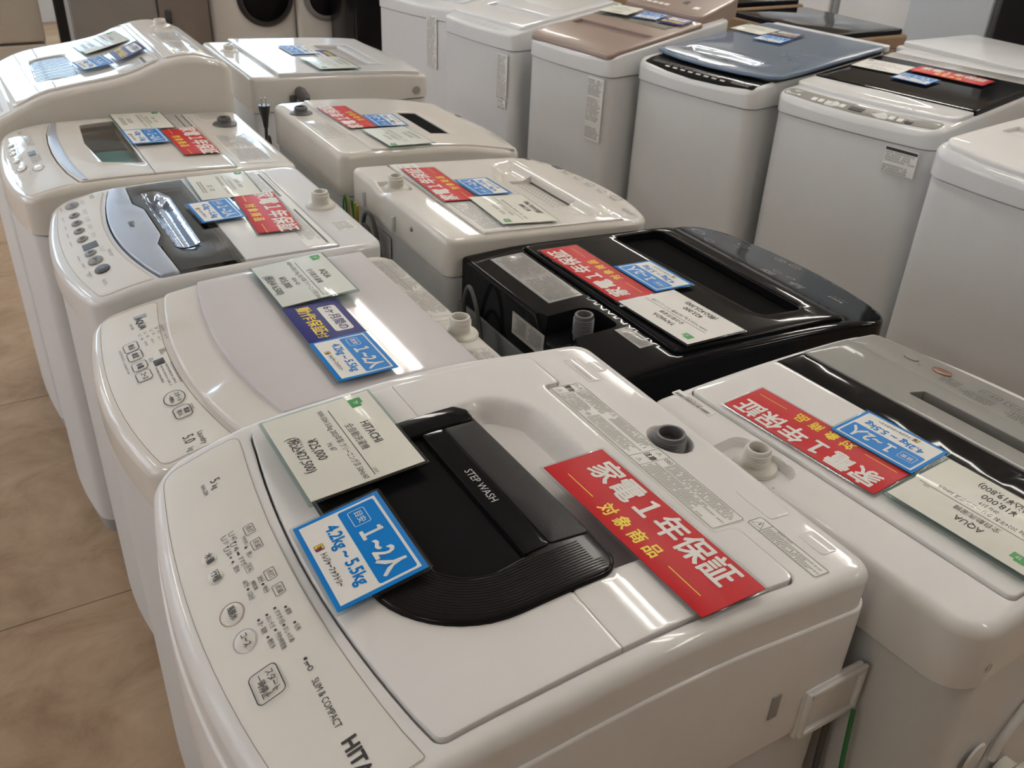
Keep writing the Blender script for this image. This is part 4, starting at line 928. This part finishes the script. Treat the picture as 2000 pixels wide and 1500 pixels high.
# ---------------------------------------------------------------- right row
def front_label(mc, x0, x1, z0, z1, rows, head=False, name='front_label', pitch=.008):
    y = mc.yc * 0
    def fy(x): u = (x - mc.W / 2) / (mc.W / 2); return mc.yc - (mc.yc - mc.yf) * (1 - u * u) - .0
    yy = min(fy(x0), fy(x1), fy((x0 + x1) / 2)) + .002
    b = slab(name, mc.root, rect(x0, z0, x1, z1, .001), .0012, 0, M['label'], r=.0003, grid=.3)
    b.location = (0, yy + .001, 0); b.rotation_euler = (PI / 2, 0, 0)
    q = Print(.0012, .0004)
    for r_ in rows: q.fine(x0 + .004, z0 + (z1 - z0) * r_[0], x1 - .004, z0 + (z1 - z0) * r_[1], pitch, .72, .25)
    if head: q.rectf(x0 + .002, z1 - .011, x1 - .002, z1 - .002)
    q.build('lettering', b, M['ink']); return b
def right_RA():
    mc = Machine('RA', 'white washing machine farthest back in the right row')
    R = mc.root; up = mc.up
    mc.shell(.80, M['steelw'], M['cool'], (), rc=.03, r=.012, nr=4, grid=.05)
    slab('lid', R, rect(.02, .10, .50, .50, .02), up(.010), up(-.002), M['cool'], r=.004, grid=.05)
    front_label(mc, .365, .435, .585, .815, ((.02, .98),), pitch=.008)
right_RA()
def right_RB():
    mc = Machine('RB', 'white washing machine with green-grey lid window, beside the rose-brown lidded one')
    R = mc.root; up = mc.up; W = mc.W; pf = mc.pf
    mc.shell(.790, M['steelw'], M['cool'], (), rc=.03, r=.010, nr=5, grid=.04)
    slot = rect(.085, .185, .455, .232, .006, .03)
    lid = slab('lid', R, rect(.012, .062, W - .012, .56, .02, .03), up(.012), up(-.002), M['cool'], r=.005, grid=.03, holes=[slot], hd=.011)
    slab('grip_pocket', lid, offset(slot, -.0006), up(.0022), up(.0002), M['cool'], r=.0003, grid=.05)
    slab('lid_window', lid, rect(.045, .315, .445, .50, .004), up(.0128), up(.010), M['steelg'], r=.0005, grid=.05)
    p = Print(mc.z, .0006)
    for k in range(7): p.ring(.14 + k * .045, .032, .010, .008, .0013)
    p.fine(.08, .018, .44, .026, .007, .5, .1).fine(.05, .035, .1, .045, .007, .6); p.build('lettering', mc.cap, M['inkm'])
    front_label(mc, .405, .475, .600, .772, ((.0, .97),), pitch=.009); l = front_label(mc, .415, .470, .560, .592, ((.0, .95),), name='energy_label', pitch=.012)
right_RB()
def right_RC():
    mc = Machine('RC', 'white washing machine with rose-brown lid and raised rear console')
    R = mc.root; up = mc.up; W = mc.W; pf = mc.pf
    mc.shell(.795, M['steelw'], M['cool'], (), rc=.035, r=.010, nr=5, grid=.04)
    slot = rect(.030, .205, .430, .258, .008, .03)
    lid = slab('lid', R, rect(.004, .012, W - .006, .500, .030, .03), up(.014), up(-.002), M['brown'], r=.007, grid=.03, holes=[slot], hd=.012)
    slab('grip_pocket', lid, offset(slot, -.0006), up(.0030), up(.0002), M['brown'], r=.0003, grid=.05)
    slab('lid_window', lid, rect(.012, .335, .410, .47, .004), up(.0148), up(.010), M['brownd'], r=.0005, grid=.05)
    con = slab('console', R, rect(.0, .515, W - .04, .72, .02, .03), lambda x, y: pf(.56) + .02 + (y - .515) * .30, up(-.01), M['brown'], r=.006, grid=.03)
    cz = lambda x, y: pf(.56) + .02 + (y - .515) * .30
    p = Print(cz, .0006); 
    for k in range(6): p.rectf(.03 + k * .032, .545, .055 + k * .032, .560)
    p.fine(.03, .60, .22, .64, .009, .5, .3).rectf(.33, .56, .36, .58); p.build('lettering', con, M['cardw'])
    slab('display', con, rect(.255, .585, .280, .61, .002), lambda x, y: cz(x, y) + .001, cz, M['dark'], r=.0003, grid=.05)
    front_label(mc, .365, .450, .556, .786, ((.72, .97), (.30, .68), (.02, .22)), pitch=.0085)
    return mc
RC = right_RC()
price_card(RC, .092, .412, 6, 'price card on the rose-brown lid', '', '', '', '', .023, .145, .105, .001, 'paper', stand=False)
blue_card(RC, .235, .432, 10, 'blue card on the rose-brown lid', .018, '2~3人', w_=.110, h_=.084)
six_card(RC, .365, .438, 5, 'indigo guarantee card on the rose-brown lid', .018, .116, .082)
def right_RD():
    mc = Machine('RD', 'white washing machine with slate-blue lid and black touch panel')
    R = mc.root; up = mc.up; W = mc.W; pf = mc.pf
    mc.shell(.795, M['steelw'], M['cool'], (), rc=.04, r=.014, nr=6, grid=.04)
    tr = rpoly([(.075, .185, .02), (.24, .160, .08), (.41, .175, .03), (.40, .235, .03), (.24, .252, .1), (.075, .235, .02)], .03, .012)
    lid = slab('lid', R, rpoly([(.006, .115, .03), (.14, .083, 0), (.275, .074, 0), (.41, .083, 0), (.544, .115, .05), (.534, .755, .02), (.006, .755, .02)], .02, .03), up(.022), up(.010), M['blue'], r=.006, grid=.03, holes=[tr], rh=.002, hd=.012)
    slab('lid_base', R, rect(.02, .12, .53, .75, .02), up(.012), up(-.002), M['dark'], r=.003, grid=.05)
    slab('grip_trough', lid, offset(tr, -.001), lambda x, y: pf(y) + .021 - .010 * min(1, max(0, -sdist(Vector((x, y)), tr) / .03)), up(.009), M['chromeb'], r=.0005, grid=.01, extra=halo(tr, .03))
    Print(up(.022), .0005).fine(.2, .30, .27, .305, .005, .6).build('lettering', lid, M['inkl'])
    pn = slab('touch_panel', R, rpoly([(.035, .030, .006), (.16, .013, 0), (.275, .008, 0), (.39, .013, 0), (.515, .030, .006), (.520, .120, .006), (.030, .120, .006)], .01, .03), up(.0012), up(-.001), M['black'], r=.0006, grid=.04)
    p = Print(up(.0012), .0004).fine(.06, .042, .40, .058, .009, .55, .1).fine(.42, .030, .50, .050, .009, .6, .1)
    for k in range(8): p.rectf(.13 + k * .035, .030, .150 + k * .035, .036)
    p.build('lettering', pn, M['inkl'])
    slab('rear_strip', R, rect(.02, .758, .53, .79, .01), up(.02), up(0), M['cool'], r=.004, grid=.05)
    return mc
RD = right_RD()
price_card(RD, .068, .590, 0, 'glaring price card on the slate-blue lid', '', '', '', '', .026, .150, .115, .001, 'paper', stand=False)
six_card(RD, .200, .610, 5, 'indigo guarantee card on the slate-blue lid', .026, .112, .082)
blue_card(RD, .210, .515, 6, 'blue card on the slate-blue lid', .026, '3~4人', '6.0kg~7.0kg', w_=.114, h_=.084)
def right_RE():
    mc = Machine('RE', 'white washing machine with grey control strip and black glass lid')
    R = mc.root; up = mc.up; W = mc.W; pf = mc.pf
    mc.shell(.800, M['steelw'], M['cool'], (), rc=.05, r=.016, nr=7, grid=.04)
    pn = slab('control_strip', R, rpoly([(.020, .034, .015), (.15, .022, 0), (.28, .018, 0), (.41, .022, 0), (.54, .034, .02), (.540, .100, .02), (.41, .080, 0), (.28, .074, 0), (.15, .080, 0), (.020, .092, .02)], .01, .03), up(.0008), up(-.001), M['silverg'], r=.0005, grid=.04)
    p = Print(up(.0008), .0006)
    for x in (.134, .158, .184, .210, .233, .398, .425): p.fill(rect(x - .009, .030, x + .009, .050, .003))
    p.fine(.31, .030, .385, .050, .006, .6, .3).rectf(.072, .036, .082, .044); p.build('lettering', pn, M['cardw'])
    slab('display', pn, rect(.258, .028, .304, .052, .003), up(.0016), up(0), M['dark'], r=.0003, grid=.05); slab('power_button', pn, rect(.442, .030, .462, .050, .003), up(.0016), up(0), M['dark'], r=.0003, grid=.05)
    bulge = rpoly([(.10, .205), (.25, .170), (.40, .205), (.40, .222), (.25, .194), (.10, .218)], .01, .02)
    base = rpoly([(.004, .125, .03), (.15, .108, 0), (.28, .104, 0), (.41, .108, 0), (.552, .125, .03), (.552, .235, .004), (.004, .235, .004)], .02, .03)
    lf = slab('lid_front', R, base, lambda x, y: pf(y) + .012 + .010 * math.exp(-((x - .27) / .14) ** 2 - ((y - .195) / .022) ** 2), up(-.002), M['cool'], r=.005, grid=.012)
    Print(up(.013), .0006).text('Haier', .285, .143, .0150, .9).build('lettering', lf, M['inkm'])
    gl = slab('glass_lid', R, rect(.002, .237, .552, .738, .012, .03), up(.015), up(-.002), M['black'], r=.003, grid=.04)
    sh = slab('notice_sheet', gl, rect(.01, .655, .545, .730, .003), up(.0156), up(.013), M['labelg'], r=.0002, grid=.05)
    Print(up(.0156), .0004).fine(.03, .662, .25, .724, .010, .6, .3).fine(.28, .662, .53, .724, .010, .6, .3).build('lettering', sh, M['inkg'])
    front_label(mc, .418, .522, .712, .788, ((.42, .84), (.03, .33)), head=True, pitch=.0078)
    slab('rear_deck', R, rect(-.0, .745, .56, .83, .02), up(.012), up(-.10), M['cool'], r=.006, grid=.05)
    return mc
RE = right_RE()
price_card(RE, .100, .500, 4, 'pale price card on the black glass lid in the right row', '', '', '', '', .018, .170, .130, .001, 'cardw', stand=False)
red_card(RE, .315, .555, -1, 'red warranty card on the black glass lid in the right row', .020, w_=.255, h_=.086)
blue_card(RE, .258, .425, -1, 'blue 3~4人 card on the black glass lid in the right row', .020, '3~4人', '6.0kg~7.0kg', w_=.124, h_=.09)
def right_RF():
    mc = Machine('RF', 'plain white washing machine, nearest of the right row')
    R = mc.root; up = mc.up; W = mc.W; pf = mc.pf
    mc.shell(.805, M['steelw'], M['cool'], (), rc=.06, r=.022, nr=7, grid=.04)
    slot = rect(.065, .25, .46, .33, .006, .03)
    lid = slab('lid', R, rpoly([(.022, .05, .05), (.15, .024, 0), (.28, .016, 0), (.41, .024, 0), (.538, .05, .05), (.54, .56, .02), (.02, .56, .02)], .02, .03), up(.014), up(-.001), M['white'], r=.006, grid=.03, holes=[slot], hd=.013)
    slab('grip_pocket', lid, offset(slot, -.0006), up(.002), up(0), M['white'], r=.0003, grid=.05)
right_RF()

# ---------------------------------------------------------------- cords, plugs and earth wires
def cord(mc, pts, r, m, name='power_cord'):
    inv = mc.root_matrix().inverted(); return tube(name, mc.root, [inv @ Vector(p) for p in pts], r, M[m], 10, 8)
cord(M1, [(.765, 1.41, .70), (.755, 1.40, .77), (.752, 1.375, .812), (.752, 1.345, .78), (.757, 1.33, .70), (.76, 1.335, .64)], .0042, 'rubber')
cord(M1, [(.757, 1.425, .66), (.748, 1.40, .735), (.744, 1.37, .74), (.744, 1.32, .67), (.76, 1.31, .60)], .0042, 'rubber')
cord(M2, [(.735, 1.86, .72), (.738, 1.845, .79), (.735, 1.80, .806), (.733, 1.765, .77), (.738, 1.755, .68)], .0045, 'rubber')
cord(M2, [(.740, 1.84, .70), (.724, 1.82, .775), (.722, 1.785, .78), (.735, 1.765, .71)], .0045, 'rubber')
def wires(mc, x, y, z, s=1.0):
    for k, (a, c, m) in enumerate(((-.02, .01, 'wire'), (.0, .015, 'wireg'), (.02, .0, 'wire'), (.035, -.01, 'wireg'), (-.035, .0, 'wire'))):
        cord(mc, [(x, y - a * .2, z - .10 * s), (x - .004 + c * .3, y + a * .6, z - .05 * s), (x - .004, y + a, z), (x + c * .4, y + a * 1.1 + .012, z - .03 * s), (x, y + a * .9 + .018, z - .09 * s)], .0022, m, 'earth_wire')
wires(M2, .728, 1.885, .815)
wires(M3, .735, 2.475, .74, .8)
wires(M4, .765, 3.30, .83, 1.4)
o = empty('power_plug', (.738, 2.545, .845)); tag(o, 'black plug with prongs hanging behind the ivory machine with black slot', 'plug')
lathe('plug_body', o, [(.0001, .022), (.016, .022), (.015, .010), (.010, -.012), (.006, -.04), (.0001, -.042)], M['dark'], (0, 0, 0), n=16)
for s in (-1, 1): box('prong', o, s * .006 - .001, s * .006 + .001, -.003, .003, .020, .042, M['steel'], 0)
tube('cord', o, [(0, 0, -.035), (.0, .004, -.08), (.0, -.012, -.115), (.0, -.028, -.09), (0, -.02, -.06), (0, -.008, -.10), (0, -.02, -.16)], .0045, M['dark'])
o = lathe('drain_plug', None, [(.0001, -.030), (.013, -.030), (.018, -.018), (.018, .010), (.012, .022), (.0001, .024)], M['rubber'], (0, 0, 0), 'y', 20)
o.location = (.935, 2.795, .815); o.rotation_euler = (.5, 0, .2); tag(o, 'dark grey rubber plug clipped on the farthest middle-row machine', 'plug')
cord(L1, [(.745, .405, .68), (.748, .40, .60), (.752, .392, .50), (.75, .39, .40)], .003, 'wireg', 'earth_wire')
cord(L1, [(.741, .43, .68), (.742, .428, .58), (.742, .42, .45)], .004, 'rubber')

# ---------------------------------------------------------------- background appliances
def fridge(name, label, x0, x1, y0, y1, h, m, face, splits, handles=(), cat='refrigerator'):
    """face: 'y' looks towards -y, 'x' towards -x; splits are heights of the door joints"""
    r = empty(name, ((x0 + x1) / 2, (y0 + y1) / 2, 0)); tag(r, label, cat); cx, cy = (x0 + x1) / 2, (y0 + y1) / 2
    X0, X1, Y0, Y1 = x0 - cx, x1 - cx, y0 - cy, y1 - cy; d = .05
    if face == 'y': box('cabinet', r, X0, X1, Y0 + d, Y1, .03, h, m[1], .01)
    else: box('cabinet', r, X0 + d, X1, Y0, Y1, .03, h, m[1], .01)
    zs = [.06] + list(splits) + [h]
    for k in range(len(zs) - 1):
        nm = 'door' if zs[k + 1] - zs[k] > .5 else 'drawer'
        b = box(nm, r, X0, X1, Y0, Y0 + d - .006, zs[k] + .006, zs[k + 1] - .006, m[0], .012, 3) if face == 'y' else box(nm, r, X0, X0 + d - .006, Y0, Y1, zs[k] + .006, zs[k + 1] - .006, m[0], .012, 3)
        for hd in handles:
            if hd[0] == k:
                if face == 'y': box('handle', b, hd[1] - cx, hd[2] - cx, Y0 - .02, Y0 + .002, hd[3], hd[4], M['dark'], .006)
                else: box('handle', b, X0 - .02, X0 + .002, hd[1] - cy, hd[2] - cy, hd[3], hd[4], m[1], .006)
    box('base', r, X0 + .02, X1 - .02, Y0 + .03, Y1 - .02, 0, .05, M['plinth'], .005)
fridge('refrigerator', 'beige appliance with a drawer, at the far left edge', .02, .54, 6.0, 6.55, 1.5, (M['beige'], M['beige']), 'y', (.40,))
fridge('refrigerator', 'tall silver-grey refrigerator, left of the taupe one', .68, 1.145, 5.9, 6.5, 1.8, (M['fridges'], M['fridgew']), 'y', (.3,))
fridge('refrigerator', 'taupe refrigerator door with a black handle at the back', 1.15, 1.44, 5.9, 6.5, 1.75, (M['fridgeb'], M['fridgeb']), 'y', (.3,), ((1, 1.185, 1.215, .43, .56),))
def drum(label, x0, x1, y0, cx, cz, rad, door='black'):
    r = empty('drum_washing_machine', ((x0 + x1) / 2, y0 + .3, 0)); tag(r, label, 'drum washing machine'); c = (x0 + x1) / 2
    box('cabinet', r, x0 - c, x1 - c, -.3, .3, .04, 1.05, M['warm'], .03, 4); box('base', r, x0 - c + .02, x1 - c - .02, -.27, .28, 0, .05, M['plinth'], .004)
    rg = lathe('door_ring', r, [(rad + .022, -.004), (rad + .024, .014), (rad + .008, .034), (rad - .006, .036), (rad - .012, .02)], M['silverg'] if door == 'grey' else M['dark'], (cx - c, -.3, cz), 'y', 48)
    lathe('door_glass', rg, [(rad - .008, .022), (rad * .8, .040), (rad * .5, .052), (.0005, .056)], M['black'], (cx - c, -.3, cz), 'y', 48)
    box('control_panel', r, x0 - c + .03, x1 - c - .03, -.306, -.29, .93, 1.02, M['dark'], .004)
drum('white drum washing machine with big black round door, left of the two', 1.47, 2.0, 6.0, 1.81, .60, .155)
drum('white drum washing machine with grey-ringed round door, right of the two', 2.01, 2.53, 6.0, 2.20, .585, .125, 'grey')
fridge('refrigerator', 'black refrigerator with white lettering strip beside the drum washers', 2.19, 2.585, 5.45, 5.90, 1.7, (M['black'], M['blackcab']), 'y', ())
st = box('lettering_strip', None, 2.41, 2.47, 5.4475, 5.4492, .30, .62, M['dark'], 0)
st.parent = [o for o in COL.objects if o.get('label', '').startswith('black refrigerator with white')][0]; st.location = (-2.3875, -5.675, 0)
q = Print(0, 0, frame=lambda u, v: (u, 5.447, v)).fine(2.415, .36, 2.465, .61, .012, .6, .2).rectf(2.418, .315, 2.465, .325)
qq = q.build('lettering', st, M['inkl'])
o = empty('display_rack', (.61, 5.72, 0)); tag(o, 'black metal rack post with a crossbar at the far left', 'rack')
box('post', o, -.026, .026, -.02, .02, 0, 1.6, M['blackm'], .006); box('crossbar', o, -.26, -.026, -.008, .008, .345, .362, M['blackm'], .003); box('foot', o, -.06, .06, -.12, .12, 0, .03, M['blackm'], .01)
struct(box('trim_1', None, -.6, 3.0, 8.93, 8.999, 0, 1.2, M['fridgew'], .004))
fridge('refrigerator', 'white refrigerator behind the right row, farthest of the two white ones', 5.6, 6.2, 4.93, 5.72, 1.8, (M['fridgew'], M['fridgew']), 'x', (.40,))
fridge('refrigerator', 'white refrigerator with a bottom drawer behind the right row', 5.6, 6.2, 4.22, 4.84, 1.8, (M['fridgew'], M['fridgew']), 'x', (.47,), ((0, 4.28, 4.46, .425, .455),))
fridge('refrigerator', 'blue-grey refrigerator beside the drawer refrigerator', 5.5, 6.2, 3.60, 4.19, 1.85, (M['fridgec'], M['fridgec']), 'x', ())
fridge('refrigerator', 'black refrigerator at the top right corner', 5.45, 6.1, 2.85, 3.52, 1.85, (M['blackcab'], M['blackcab']), 'x', ())
def back_machine(label, x0, x1, y0, y1, h, mb, mt, tilt=0):
    r = empty('washing_machine', ((x0 + x1) / 2, (y0 + y1) / 2, 0)); tag(r, label, 'washing machine'); cx, cy = (x0 + x1) / 2, (y0 + y1) / 2
    slab('cabinet', r, rect(x0 - cx, y0 - cy, x1 - cx, y1 - cy, .03), h - .05, .01, mb, r=.004, grid=.3)
    slab('top_cover', r, rect(x0 - cx, y0 - cy, x1 - cx, y1 - cy, .03), h, h - .048, mb, r=.01, grid=.3)
    slab('lid', r, rect(x0 - cx + .02, y0 - cy + .02, x1 - cx - .02, y1 - cy - .02, .02), h + .02, h - .001, mt, r=.005, grid=.3)
    return r
back_machine('brown machine with black glass lid behind the slate-blue lid', 3.02, 3.50, 2.62, 3.22, .880, M['cardboard'], M['black'])
back_machine('brown machine with black glass lid behind the rose-brown console', 3.06, 3.56, 3.27, 3.85, .895, M['cardboard'], M['black'])
back_machine('white machine with pale flat lid behind the glass lidded machine', 3.32, 3.80, 1.98, 2.55, .862, M['steelw'], M['cool'])
back_machine('white machine behind the nearest machine of the right row', 3.32, 3.80, 1.30, 1.88, .875, M['steelw'], M['cool'])
